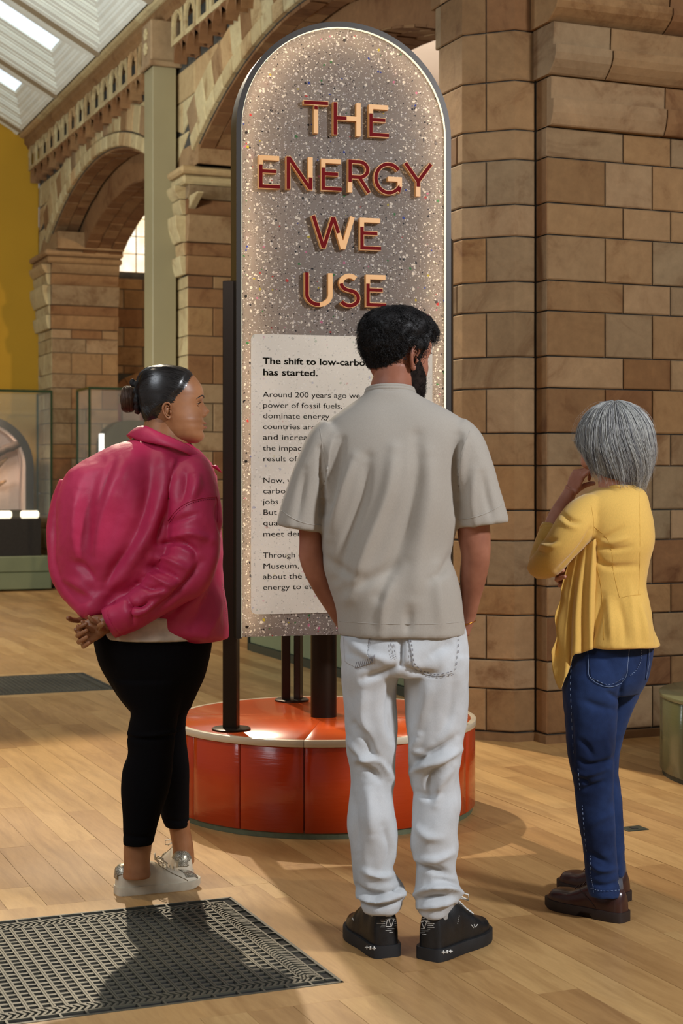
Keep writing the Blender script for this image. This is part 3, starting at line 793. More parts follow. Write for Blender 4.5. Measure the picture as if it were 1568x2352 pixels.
LET = {  # width, [(colour, polyline)]
 'T': (.74, [('R', [(0, 1-h), (.74, 1-h)]), ('R', [(.37, 1-2*h), (.37, .72)]), ('L', [(.37, .74), (.37, 0)])]),
 'H': (.84, [('R', [(h, 0), (h, 1)]), ('R', [(h, .52), (.42, .52)]), ('L', [(.40, .52), (.84-h, .52)]), ('L', [(.84-h, 0), (.84-h, 1)])]),
 'E': (.63, [('L', [(.61, 1-h), (h, 1-h), (h, .70)]), ('R', [(h, .72), (h, h), (.63, h)]), ('R', [(h, .53), (.53, .53)])]),
 'N': (.82, [('R', [(h, 0), (h, 1)]), ('R', [(h+.01, .97), (.82-h-.01, .05)]), ('R', [(.82-h, 0), (.82-h, .40)]), ('L', [(.82-h, .38), (.82-h, 1)])]),
 'R': (.66, [('R', [(h, .30), (h, 1)]), ('L', [(h, .32), (h, 0)]), ('R', [(h, 1-h), (.34, 1-h)]+arc(.34, .70, .25, .23, 88, -88)+[(h, .47)]), ('R', [(.34, .47), (.64, .0)])]),
 'G': (.88, [('R', arc(.46, .5, .40, .43, 38, 322, 26)+[(.81, .13), (.81, .27)]), ('L', [(.81, .25), (.81, .49), (.44, .49)])]),
 'Y': (.86, [('R', [(.03, 1), (.43, .45)]), ('R', [(.83, 1), (.43, .45)]), ('R', [(.43, .52), (.43, .28)]), ('L', [(.43, .30), (.43, 0)])]),
 'W': (1.26, [('R', [(.05, 1), (.355, .03)]), ('R', [(.355, .03), (.64, .97)]), ('R', [(.64, .97), (.80, .48)]), ('L', [(.79, .50), (.93, .03)]), ('L', [(.93, .03), (1.21, 1)])]),
 'U': (.80, [('R', [(h, 1), (h, .36)]+arc(.40, .36, .33, .29, 180, 275, 12)), ('L', arc(.40, .36, .33, .29, 270, 360, 12)+[(.73, 1)])]),
 'S': (.64, [('L', arc(.33, .72, .24, .21, 40, 190, 14)), ('R', arc(.33, .72, .24, .21, 185, 262, 6)+arc(.33, .28, .26, .22, 85, -150, 18))]),
}
def letter(ch, x0, yt0, x1, yb0, ytr=None):
    wd, strokes = LET[ch]
    a0, z0 = P2S(x0, yb0); a1, _ = P2S(x1, yb0); _, z1 = P2S(x0, yt0)
    sx = (a1-a0)/wd; sz = z1-z0
    base = MB(); red = MB()
    def rib(mb, pts, w, n0, n1, ext):
        q = [(p[0]*sx, p[1]*sz) for p in pts]
        if ext:
            for i, j in ((0, 1), (-1, -2)):
                v = Vector(q[i])-Vector(q[j]); v.normalize(); q[i] = tuple(Vector(q[i])+v*ext)
        L, R = ribbon(q, w); m = len(L)
        vs = [ST(a0+p.x, n, z0+p.y) for n in (n0, n1) for p in L+R]
        fs = []
        for i in range(m-1):
            fs += [(i, i+1, m+i+1, m+i), (2*m+i, 3*m+i, 3*m+i+1, 2*m+i+1), (i, 2*m+i, 2*m+i+1, i+1), (m+i, m+i+1, 3*m+i+1, 3*m+i)]
        fs += [(0, m, 3*m, 2*m), (m-1, 3*m-1, 4*m-1, 2*m-1)]
        mb.add(vs, fs)
    w = sz*h
    j = 0
    for col, pts in strokes:
        j += 1
        rib(base, pts, w, .012, .034+(j % 3)*.0001+(.0006 if col == 'L' else 0), 0)
        if col == 'R': rib(red, pts, w*.74, .034, .0358+(j % 3)*.00012, -w*.2 if len(pts) == 2 else 0)
    o = base.build('letter', M_peach, sign)
    r = red.build('letter_face', M_red, o); r['label'] = 'dark red glossy face'
for args in (('T', 692, 234, 749, 309), ('H', 759, 238, 823, 314), ('E', 841, 244, 887, 318),
             ('E', 589, 360, 638, 436), ('N', 652, 362, 713, 438), ('E', 732, 368, 779, 441), ('R', 793, 369, 844, 445), ('G', 853, 374, 917, 450), ('Y', 922, 377, 986, 453),
             ('W', 710, 497, 808, 574), ('E', 820, 503, 869, 577), ('U', 694, 628, 759, 706), ('S', 771, 630, 821, 708), ('E', 834, 633, 881, 707)):
    letter(*args)
# ---- plaque with the printed text
(aL, zB), (_, zT) = P2S(575, 1411), P2S(575, 767); aR, _ = P2S(991, 900)
rr = .022; pl = []
for cx, cz, s0 in ((aL+rr, zB+rr, 180), (aR-rr, zB+rr, 270), (aR-rr, zT-rr, 0), (aL+rr, zT-rr, 90)): pl += arc(cx, cz, rr, rr, s0, s0+90, 6)
plq = flat_slab(pl[::-1], .009, .005).build('text_plaque', M_plaq, sign); plq['label'] = 'pale rounded plaque with printed text'
rotS = Matrix(((SC, 0, SS), (SS, 0, -SC), (0, 1, 0)))     # text x -> a, text y -> z, text z -> outward
def text(body, px, py, size, bold=0., width_px=None, name='text_line', parent=plq, mat=M_ink):
    c = bpy.data.curves.new(name, 'FONT'); c.body = body; c.size = size; c.offset = bold; c.resolution_u = 3
    c.materials.append(mat); o = bpy.data.objects.new(name, c); link(o, parent)
    a, z = P2S(px, py)
    m = rotS.to_4x4(); m.translation = ST(a, .0095, z)
    sx = 1.
    if width_px:
        bpy.context.view_layer.update(); a2, _ = P2S(px+width_px, py); sx = (a2-a)/max(.01, o.dimensions.x)
    bpy.context.view_layer.update(); me = bpy.data.meshes.new_from_object(o); me.name = name
    me.transform(m @ Matrix.Diagonal((sx, 1, 1, 1))); bpy.data.objects.remove(o); return link(bpy.data.objects.new(name, me), parent)
B = .0335
text('The shift to low-carbon', 602, 836, .0345, .0008, 247); text('has started.', 602, 862, .0345, .0008, 125)
for y, s, wpx in ((912, 'Around 200 years ago we', 223), (936.5, 'power of fossil fuels,', 181), (961, 'dominate energy', 152), (985.5, 'countries around', 155), (1010, 'and increasing', 140), (1035, 'the impact', 97), (1059.5, 'result of the', 112),
                  (1109, 'Now, we', 80), (1133.5, 'carbon', 62), (1158, 'jobs in', 57), (1182.5, 'But we', 64), (1207, 'quality', 64), (1232, 'meet demand', 128), (1281, 'Through our', 112), (1306, 'Museum, our', 122), (1330, 'about the research', 175), (1354.5, 'energy to everyone', 178)):
    text(s, 602, y, .0292, 0., wpx)

# ---- posts and round column
def world_part(mb, name, mat, smooth=False):
    o = mb.build(name, mat, sign); 
    for v in o.data.vertices: v.co -= sign.location
    return autosmooth(o) if smooth else o
def rotbox(mb, cx, cy, hw, hd, z0, z1, ang, bev=.003):
    c, s = math.cos(ang), math.sin(ang)
    mb.box((-hw, -hd, z0), (hw, hd, z1), lambda p: Vector((cx+p.x*c-p.y*s, cy+p.x*s+p.y*c, p.z)), bev=bev)
ZD = .363
for (cx, cy, zt) in ((-.421, 6.150, 2.075), (.413, 6.39, 2.27)):
    mb = MB(); rotbox(mb, cx, cy, .0275, .024, ZD, zt, math.radians(-12)); world_part(mb, 'post', M_bronze)
    mb = MB(); mb.lathe([(.074, 0), (.074, .006), (.070, .008)], (cx, cy, ZD), 36); world_part(mb, 'post_flange', M_bronze, True)
cx, cy = -.2144, 6.957
mb = MB(); rotbox(mb, cx-.026, cy, .018, .03, ZD, 2.2, .1); world_part(mb, 'post', M_bronze)
mb = MB(); rotbox(mb, cx+.028, cy+.01, .014, .03, ZD, 2.2, -.2); world_part(mb, 'post', M_bronze)
mb = MB(); mb.lathe([(.074, 0), (.074, .006), (.070, .008)], (cx, cy, ZD), 36); world_part(mb, 'post_flange', M_bronze, True)
mb = MB(); mb.lathe([(.0525, 0), (.0525, 2.4), (.05, 2.41)], (-.072, 6.497, ZD), 40); world_part(mb, 'round_column', M_bronze, True)
for z in (1.0, 2.3):
    mb = MB(); rotbox(mb, -.035, 6.40, .02, .16, z, z+.05, math.radians(15)); world_part(mb, 'bracket', M_bronze)

# ================================================================== round glazed bases
def glaze(name, c0, c1, c2, bs=.5):
    m, nt, b = new_mat(name)
    co = node(nt, 'ShaderNodeTexCoord'); oi = node(nt, 'ShaderNodeObjectInfo')
    n1 = node(nt, 'ShaderNodeTexNoise', i_Scale=2.2, i_Detail=3.); nt.links.new(co.outputs['Object'], n1.inputs['Vector'])
    nt.links.new(ramp(nt, n1.outputs[0], [(.3, c0), (.5, c1), (.75, c2)]), b.inputs['Base Color'])
    b.inputs['Roughness'].default_value = .2; b.inputs['Coat Weight'].default_value = .15; b.inputs['Coat Roughness'].default_value = .08
    mp = node(nt, 'ShaderNodeMapping'); mp.inputs['Scale'].default_value = (6, 6, 60); nt.links.new(co.outputs['Object'], mp.inputs['Vector'])
    n2 = node(nt, 'ShaderNodeTexNoise', i_Scale=1.5, i_Detail=5.); nt.links.new(mp.outputs[0], n2.inputs['Vector']); bump(nt, b, n2.outputs[0], bs, .002)
    return m
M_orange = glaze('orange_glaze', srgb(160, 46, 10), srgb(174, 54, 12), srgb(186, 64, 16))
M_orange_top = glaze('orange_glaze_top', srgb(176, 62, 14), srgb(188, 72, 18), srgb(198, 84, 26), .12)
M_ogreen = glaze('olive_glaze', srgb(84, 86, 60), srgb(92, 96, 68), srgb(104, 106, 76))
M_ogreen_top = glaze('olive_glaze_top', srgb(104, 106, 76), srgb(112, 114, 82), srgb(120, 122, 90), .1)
def drum(name, c, R, hgt, off, mside, mtop, mrim, label, cat, tiles=15, quad=4):
    root = empty(name, (c[0], c[1], 0)); tag(root, label, cat)
    mb = MB(); mb.lathe([(R-.014, 0), (R-.014, .030)], (0, 0, 0), 90); mb.build('plinth_ring', M_gdark if mrim is None else plain('sage_plinth', srgb(92, 98, 72), .6), root)
    mb = MB(); mb.lathe([(R-.016, .02), (R-.016, hgt-.004)], (0, 0, 0), 90); mb.build('core', M_mortar, root)
    def wedge(r0, r1, z0, z1, a0, a1, n, bev, gap):
        mb = MB(); prof = [(r0, z0), (r1-bev, z0), (r1, z0+bev), (r1, z1-bev), (r1-bev, z1), (r0, z1)]
        vs = []; angs = [a0+gap/r1, a0+gap/r1+bev/r1*1.2]+[a0+(a1-a0)*k/n for k in range(1, n)]+[a1-gap/r1-bev/r1*1.2, a1-gap/r1]
        for i, a in enumerate(angs):
            e = bev if i in (0, len(angs)-1) else 0
            for j, (r, z) in enumerate(prof): 
                rr = r-(e if r > r0 else 0); vs.append((rr*math.sin(a), -rr*math.cos(a), z))
        m = len(prof); fs = [(i*m+j, i*m+(j+1) % m, (i+1)*m+(j+1) % m, (i+1)*m+j) for i in range(len(angs)-1) for j in range(m)]
        fs += [tuple(range(m))[::-1], tuple((len(angs)-1)*m+j for j in range(m))]
        return mb.add(vs, fs)
    da = 2*PI/tiles; rim = .022 if mrim else 0
    for k in range(tiles):
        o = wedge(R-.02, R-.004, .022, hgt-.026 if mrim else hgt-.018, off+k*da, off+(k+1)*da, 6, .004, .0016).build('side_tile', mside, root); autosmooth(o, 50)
    if mrim:
        for k in range(3):
            o = wedge(R-.022, R, hgt-.0255, hgt, off+k*2*PI/3, off+(k+1)*2*PI/3, 40, .0018, .0008).build('rim', mrim, root); autosmooth(o, 50)
    for k in range(quad):
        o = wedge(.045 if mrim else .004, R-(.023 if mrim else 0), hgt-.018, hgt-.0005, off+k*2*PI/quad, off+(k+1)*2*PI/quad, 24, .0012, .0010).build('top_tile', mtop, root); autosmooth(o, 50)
    return root
drum('sign_podium', (-.072, 6.497), .613, .363, math.radians(-6.2), M_orange, M_orange_top, M_cream, 'round orange glazed base with cream rim, carrying the arched sign', 'plinth')
drum('round_bench', (2.035, 7.16), .613, .366, math.radians(-42), M_ogreen, M_ogreen_top, None, 'round olive-green glazed bench at the right beside the brick pier', 'bench', 14)

# ================================================================== showcases at the far end
def glass_mat():
    m, nt, b = new_mat('clear_glass'); b.inputs['Base Color'].default_value = (.9, .97, .92, 1); b.inputs['Roughness'].default_value = .02
    b.inputs['Transmission Weight'].default_value = 0.; b.inputs['Alpha'].default_value = .035; b.inputs['Specular IOR Level'].default_value = .4
    return m
M_glass = glass_mat(); M_gedge = plain('green_glass_edge', srgb(44, 58, 36), .2)
M_back = plain('pink_backdrop', srgb(196, 168, 150), .7, noise_amt=.02)
M_drk = plain('dark_case_metal', srgb(40, 36, 32), .5, metal=.4)
M_wood = plain('pale_driftwood', srgb(150, 112, 76), .8, noise_amt=.3, scale=14, bmp=.5, bscale=60)
M_woodd = plain('dark_driftwood', srgb(64, 46, 34), .8, noise_amt=.3, scale=14)
M_tube = plain('lit_tube', (1, 1, .9, 1), .5, emit=(1, .90, .62, 1), es=1.25)
def showcase(name, label, u0, u1, v0, v1, z0, zt):
    root = empty(name, uv(u0, (v0+v1)/2, 0)); tag(root, label, 'display case', 'glass showcases at the far wall')
    T = lambda p: uv(p[0], p[1], p[2])-root.location
    t = .012
    for nm, a, b in (('front_pane', (u0, v0, z0), (u0+t, v1, zt)), ('back_pane', (u1-t, v0, z0), (u1, v1, zt)), ('side_pane', (u0, v0, z0), (u1, v0+t, zt)), ('side_pane', (u0, v1-t, z0), (u1, v1, zt)), ('top_pane', (u0, v0, zt-t), (u1, v1, zt))):
        mb = MB(); mb.box(a, b, T); mb.build(nm, M_glass, root)
    for (u, v) in ((u0, v0), (u0, v1), (u1, v0), (u1, v1)):
        mb = MB(); mb.box((u-.013, v-.013, z0), (u+.013, v+.013, zt), T); mb.build('corner_edge', M_gedge, root)
    for a, b in (((u0-.012, v0, zt-.02), (u0+.012, v1, zt+.01)), ((u0, v0-.012, zt-.02), (u1, v0+.012, zt+.01)), ((u0, v1-.012, zt-.02), (u1, v1+.012, zt+.01))):
        mb = MB(); mb.box(a, b, T); mb.build('top_edge', M_gedge, root)
    return root, T
r1, T1 = showcase('glass_showcase', 'large glass showcase at the left edge with a lit arched niche on a green plinth', 18.95, 19.75, 2.3, 4.12, .86, 2.36)
mb = MB(); mb.box((18.93, 2.28, .02), (19.78, 4.12, .22), T1, bev=.01); mb.build('plinth', M_green, r1)
mb = MB(); mb.box((18.93, 2.28, .225), (19.78, 4.12, .41), T1, bev=.01); mb.build('plinth', M_green, r1)
mb = MB(); mb.box((18.98, 2.3, .41), (19.75, 4.0, .85), T1); mb.build('dark_box', M_drk, r1)
for a, b in ((2.9, 3.66), (3.76, 3.98)):
    mb = MB(); mb.box((18.96, a, .855), (19.02, b, .945), T1, bev=.02); mb.build('lit_tube', M_tube, r1)
# arched niche
def niche(root, T, uc, vc, hw, z0, zt, dep):
    def arcN(r_, n=20): return [(vc-r_, z0)]+[(vc-r_*math.cos(PI*k/n), zt-hw+r_*math.sin(PI*k/n)) for k in range(n+1)]+[(vc+r_, z0)]
    def sweep(o0, o1, ua, ub):
        m = len(o0); vs = []
        for o, u in ((o0, ua), (o1, ua), (o1, ub), (o0, ub)): vs += [T((u, a, z)) for a, z in o]
        return vs, [(j*m+i, j*m+i+1, ((j+1) % 4)*m+i+1, ((j+1) % 4)*m+i) for j in range(4) for i in range(m-1)]
    vs, fs = sweep(arcN(hw), arcN(hw-.09), uc, uc+dep); mesh_obj('niche_frame', vs, fs, M_drk, root, fix=True)
    vs, fs = sweep(arcN(hw-.09), arcN(hw-.12), uc+.03, uc+dep); mesh_obj('niche_lining', vs, fs, M_back, root, fix=True)
    o = arcN(hw-.05); mesh_obj('backdrop', [T((uc+dep, a, z)) for a, z in o], [tuple(range(len(o)))], M_back, root)
niche(r1, T1, 19.15, 3.35, .60, .95, 2.07, .28)
sp = spot('showcase_lamp', tuple(uv(18.98, 3.3, 2.30)), tuple(uv(19.43, 3.35, 1.4)), 70, (1, .80, .62), 110, .8, .05)
dw = empty('driftwood_specimen', uv(19.2, 3.2, .95)); tag(dw, 'pale branching driftwood specimen inside the lit niche of the left showcase', 'specimen')
T = lambda p: uv(p[0], p[1], p[2])-dw.location
def branch(pts, rs, mat, nm='branch'):
    mb = MB(); P = []; Rr = []
    for i in range(len(pts)-1):
        for k in range(4):
            t = k/4; P.append(Vector(pts[i]).lerp(Vector(pts[i+1]), t)+Vector((random.uniform(-.01, .01), random.uniform(-.012, .012), random.uniform(-.01, .01)))); Rr.append(rs[i]*(1-t)+rs[i+1]*t)
    P.append(Vector(pts[-1])); Rr.append(rs[-1]); mb.tube(P, Rr, 8, T); return autosmooth(mb.build(nm, mat, dw), 60)
branch([(19.22, 3.12, .96), (19.2, 3.16, 1.2), (19.2, 3.20, 1.5), (19.2, 3.14, 1.9)], [.05, .06, .07, .03], M_wood)
branch([(19.2, 3.18, 1.45), (19.2, 3.4, 1.62), (19.2, 3.62, 1.72), (19.2, 3.72, 1.76)], [.07, .05, .05, .02], M_woodd)
branch([(19.2, 3.18, 1.35), (19.2, 3.35, 1.42), (19.2, 3.52, 1.58)], [.06, .04, .015], M_wood)
branch([(19.2, 3.18, 1.30), (19.2, 3.36, 1.24), (19.2, 3.5, 1.30)], [.06, .04, .015], M_wood)
branch([(19.2, 3.18, 1.30), (19.22, 3.06, 1.1), (19.2, 3.10, .96)], [.05, .05, .06], M_woodd)
dw.location = dw.location+Vector((EX*.13, EY*.13, 0))
r2, T2 = showcase('glass_showcase', 'second glass showcase in the far archway holding a dark rounded housing', 18.05, 18.65, 4.36, 5.7, .9, 2.36)
mb = MB(); mb.box((18.03, 4.34, .02), (18.67, 5.72, .9), T2, bev=.01); mb.build('plinth', M_green, r2)
hs = empty('rounded_housing', uv(18.2, 4.8, .9)); tag(hs, 'dark olive rounded housing with a lit strip inside the far glass showcase', 'exhibit')
T = lambda p: uv(p[0], p[1], p[2])-hs.location
poly = [(4.56, .91)]+[(4.56+.30-.30*math.cos(PI/2*k/8), 1.70+.30*math.sin(PI/2*k/8)) for k in range(9)]+[(5.5, 2.0), (5.5, .91)]
mb = MB(); mb.prism([(p[0], p[1]) for p in poly], 0, .34, lambda p: T((18.2+p.z, p.x, p.y))); mb.build('housing', plain('housing_olive', srgb(66, 64, 50), .5), hs)
mb = MB(); mb.box((18.17, 4.51, 1.3), (18.21, 4.56, 1.84), T); mb.build('lit_strip', plain('white_lit_strip', (1, 1, 1, 1), .5, emit=(1, .98, .92, 1), es=1.6), hs)
# low green partition in the nearer archway
lp = empty('green_partition', uv(10.2, 4.3, 0)); tag(lp, 'low olive-green partition standing in the archway behind the sign', 'partition')
T = lambda p: uv(p[0], p[1], p[2])-lp.location
u = 11.73
while u > 8.7:
    mb = MB(); mb.box((u-.97, 4.09, .06), (u-.004, 4.16, .95), T, bev=.004); mb.build('panel', M_green, lp); u -= .975
mb = MB(); mb.box((8.75, 4.075, .0), (11.75, 4.16, .058), T); mb.box((11.728, 4.075, 0), (11.75, 4.17, .96), T); mb.build('dark_trim', M_gdark, lp)
# small flush plate in the floor
fp = empty('floor_socket', at(1455, 1904, 4884/804)); fp.location.z = 0
tag(fp, 'small dark flush plate in the floor behind the woman in yellow', 'floor socket')
mb = MB(); mb.box((-.045, -.035, 0), (.045, .035, .0035), bev=.001); o = mb.build('plate', M_gdark, fp); fp.rotation_euler = (0, 0, math.radians(22))
mb = MB(); mb.box((-.012, -.012, .0034), (.012, .012, .005)); mb.build('lift_tab', M_void, fp)
# ================================================================== tools for figures and cloth
from mathutils.bvhtree import BVHTree
def px_of(co):      # project (N,3) world points to photo pixels
    co = np.asarray(co); return CX+F*co[:, 0]/co[:, 1], HOR+F*(H0-co[:, 2])/co[:, 1]
def crom(P, k):
    """Catmull-Rom resample of rows of numbers, k steps per span"""
    P = np.array(P, float); n = len(P); out = []
    for i in range(n-1):
        p0, p1, p2, p3 = P[max(i-1, 0)], P[i], P[i+1], P[min(i+2, n-1)]
        for j in range(k):
            t = j/k; out.append(.5*((2*p1)+(-p0+p2)*t+(2*p0-5*p1+4*p2-p3)*t*t+(-p0+3*p1-3*p2+p3)*t**3))
    out.append(P[-1]); return np.array(out)
def limb(mb, d0, rows, n=24, k=5, pw=2.0, mi=0):
    """rows (px,py,dy_m,ra_px,rb_px): ra across the path in the picture plane, rb in depth"""
    R = crom(rows, k); P = [at(r[0], r[1], d0+r[2]) for r in R]; vs = []; N = len(P)
    for i in range(N):
        t = (P[min(i+1, N-1)]-P[max(i-1, 0)]).normalized(); a = t.cross(Vector((0, 1, 0)))
        if a.length < .2: a = Vector((1, 0, 0))
        a.normalize(); b = a.cross(t).normalized(); s = (d0+R[i][2])/F
        for q in range(n):
            an = 2*PI*q/n; c, s_ = math.cos(an), math.sin(an)
            c = math.copysign(abs(c)**(2/pw), c); s_ = math.copysign(abs(s_)**(2/pw), s_)
            vs.append(P[i]+a*c*R[i][3]*s+b*s_*R[i][4]*s)
    vs.append(P[0]); vs.append(P[-1])
    fs = [(i*n+q, i*n+(q+1) % n, (i+1)*n+(q+1) % n, (i+1)*n+q) for i in range(N-1) for q in range(n)]
    fs += [(N*n, (q+1) % n, q) for q in range(n)]+[(N*n+1, (N-1)*n+q, (N-1)*n+(q+1) % n) for q in range(n)]
    mb.add(vs, fs, mi); return mb
def column(mb, d0, rows, n=36, k=5, pw=2.2, mi=0):
    """rows (py, xl, xr, dy, half_depth_px): stacked level rings"""
    R = crom(rows, k); vs = []; N = len(R)
    for (py, xl, xr, dy, hd) in R:
        d = d0+dy; c = at((xl+xr)/2, py, d); s = d/F; rx = abs(xr-xl)/2*s; ry = hd*s
        for q in range(n):
            an = 2*PI*q/n; a, b = math.cos(an), math.sin(an)
            a = math.copysign(abs(a)**(2/pw), a); b = math.copysign(abs(b)**(2/pw), b)
            vs.append(c+Vector((a*rx, b*ry, 0)))
    vs.append(at((R[0][1]+R[0][2])/2, R[0][0], d0+R[0][3])); vs.append(at((R[-1][1]+R[-1][2])/2, R[-1][0], d0+R[-1][3]))
    fs = [(i*n+q, i*n+(q+1) % n, (i+1)*n+(q+1) % n, (i+1)*n+q) for i in range(N-1) for q in range(n)]
    fs += [(N*n, (q+1) % n, q) for q in range(n)]+[(N*n+1, (N-1)*n+q, (N-1)*n+(q+1) % n) for q in range(n)]
    mb.add(vs, fs, mi); return mb
def ball(mb, c, r, n=16, m=10, rot=None, mi=0):
    vs = []; r = r if hasattr(r, '__len__') else (r, r, r)
    for i in range(1, m):
        ph = PI*i/m
        for q in range(n): vs.append(Vector((r[0]*math.sin(ph)*math.cos(2*PI*q/n), r[1]*math.sin(ph)*math.sin(2*PI*q/n), r[2]*math.cos(ph))))
    vs += [Vector((0, 0, r[2])), Vector((0, 0, -r[2]))]
    if rot: vs = [rot @ v for v in vs]
    vs = [v+Vector(c) for v in vs]; T = (m-1)*n
    fs = [(i*n+q, (i+1)*n+q, (i+1)*n+(q+1) % n, i*n+(q+1) % n) for i in range(m-2) for q in range(n)]
    fs += [(T, q, (q+1) % n) for q in range(n)]+[(T+1, (m-2)*n+(q+1) % n, (m-2)*n+q) for q in range(n)]
    mb.add(vs, fs, mi); return mb
def fuse(mb, voxel, smooth=4, fac=.5):
    """union overlapping shapes by voxel remesh and smooth -> (verts ndarray, faces list)"""
    me = bpy.data.meshes.new('tmp'); me.from_pydata([tuple(v) for v in mb.v], [], mb.f)
    bm = bmesh.new(); bm.from_mesh(me); bmesh.ops.recalc_face_normals(bm, faces=bm.faces); bm.to_mesh(me); bm.free()
    o = bpy.data.objects.new('tmp', me); scene.collection.objects.link(o)
    r = o.modifiers.new('r', 'REMESH'); r.mode = 'VOXEL'; r.voxel_size = voxel
    if smooth:
        s = o.modifiers.new('s', 'SMOOTH'); s.iterations = smooth; s.factor = fac
    dg = bpy.context.evaluated_depsgraph_get(); dg.update()
    e = bpy.data.meshes.new_from_object(o.evaluated_get(dg))
    n = len(e.vertices); V = np.empty(n*3); e.vertices.foreach_get('co', V); V = V.reshape(-1, 3)
    Fc = [tuple(p.vertices) for p in e.polygons]
    bpy.data.objects.remove(o); bpy.data.meshes.remove(me); bpy.data.meshes.remove(e)
    return V, Fc
def normals(V, Fc):
    me = bpy.data.meshes.new('n'); me.from_pydata(V.tolist(), [], Fc); me.update()
    N = np.empty(len(V)*3); me.vertex_normals.foreach_get('vector', N); bpy.data.meshes.remove(me); return N.reshape(-1, 3)
def seg_dist(x, y, pl):
    """distance of pixel arrays to a polyline, and the parameter 0..1 along it"""
    best = np.full(len(x), 1e9); par = np.zeros(len(x)); L = [0]
    for i in range(len(pl)-1): L.append(L[-1]+math.dist(pl[i], pl[i+1]))
    for i in range(len(pl)-1):
        ax, ay = pl[i]; bx, by = pl[i+1]; dx, dy = bx-ax, by-ay; l2 = dx*dx+dy*dy+1e-9
        t = np.clip(((x-ax)*dx+(y-ay)*dy)/l2, 0, 1); d = np.hypot(x-ax-t*dx, y-ay-t*dy)
        m = d < best; best[m] = d[m]; par[m] = (L[i]+t[m]*(L[i+1]-L[i]))/L[-1]
    return best, par
def fold(V, Fc, folds, side=-1, ppm=800., gain=1.5):
    """each fold (polyline px, width px, amp px): a ridge (+) or valley (-) pressed into the cloth on the visible side"""
    N = normals(V, Fc); x, y = px_of(V); disp = np.zeros(len(V))
    vis = np.clip((side*N[:, 1]+.25)/.5, 0, 1)
    for pl, w, a in folds:
        pl = [tuple(p) for p in crom(pl, 4)] if len(pl) > 2 else pl
        d, t = seg_dist(x, y, pl); disp += gain*a/ppm*np.exp(-(d/w)**2)*np.sin(np.clip(t*1.0, 0.04, .96)*PI)**.5*vis
    return V+N*disp[:, None]
def crumple(V, Fc, amp, scale, seed=0., stretch=(1, 1, 1), octs=1):
    N = normals(V, Fc); d = np.array([mnoise.noise(Vector((v[0]*scale*stretch[0]+seed, v[1]*scale*stretch[1], v[2]*scale*stretch[2]))) for v in V])
    return V+N*(amp*d)[:, None]
def vobj(name, V, Fc, mat, parent, mats=None, fmat=None):
    """verts in world space -> child of parent (parents sit unrotated)"""
    P = np.array(parent_loc(parent)); return mesh_obj(name, (np.asarray(V)-P).tolist(), Fc, mat, parent, True, mats=mats, fmat=fmat)
def parent_loc(o):
    v = Vector((0, 0, 0))
    while o is not None: v += o.location; o = o.parent
    return v
def bvh(V, Fc): return BVHTree.FromPolygons([tuple(v) for v in V], Fc)
def tuck(V, tree, hidden, margin=.006, reach=.14):
    """draw the body in under its clothes wherever hidden(px, py, v) holds"""
    V = np.array(V, float); x, y = px_of(V)
    for i in range(len(V)):
        if not hidden(x[i], y[i], V[i]): continue
        h = tree.find_nearest(Vector(V[i]), reach)
        if h[0] is None: continue
        s = (Vector(V[i])-h[0]).dot(h[1])
        if s > -margin: V[i] = h[0]-h[1]*margin
    return V
CAM = Vector((0, 0, H0))
def snap(tree, px, py, off=0.):
    d = at(px, py, 1.)-CAM; hit = tree.ray_cast(CAM, d.normalized())
    if hit[0] is None: return None
    n = hit[1]; 
    if n.dot(d) > 0: n = -n
    return hit[0]+n*off, n
def stitch(tree, name, pl, r, mat, parent, dash=None, k=6, off=0., flat=1.):
    """thin seam laid on a surface along a pixel polyline"""
    Q = crom(pl, k) if len(pl) > 2 else np.array([[pl[0][0]+(pl[1][0]-pl[0][0])*i/k, pl[0][1]+(pl[1][1]-pl[0][1])*i/k] for i in range(k+1)])
    pts = [snap(tree, a, b, off) for a, b in Q]; pts = [p[0] for p in pts if p]
    if len(pts) < 2: return None
    mb = MB()
    if dash:
        i = 0
        while i < len(pts)-1: mb.tube(pts[i:i+2], r, 4); i += 2
    else: mb.tube(pts, r, 5)
    L = parent_loc(parent); mb.v = [tuple(Vector(v)-L) for v in mb.v]
    return mb.build(name, mat, parent, smooth=True)
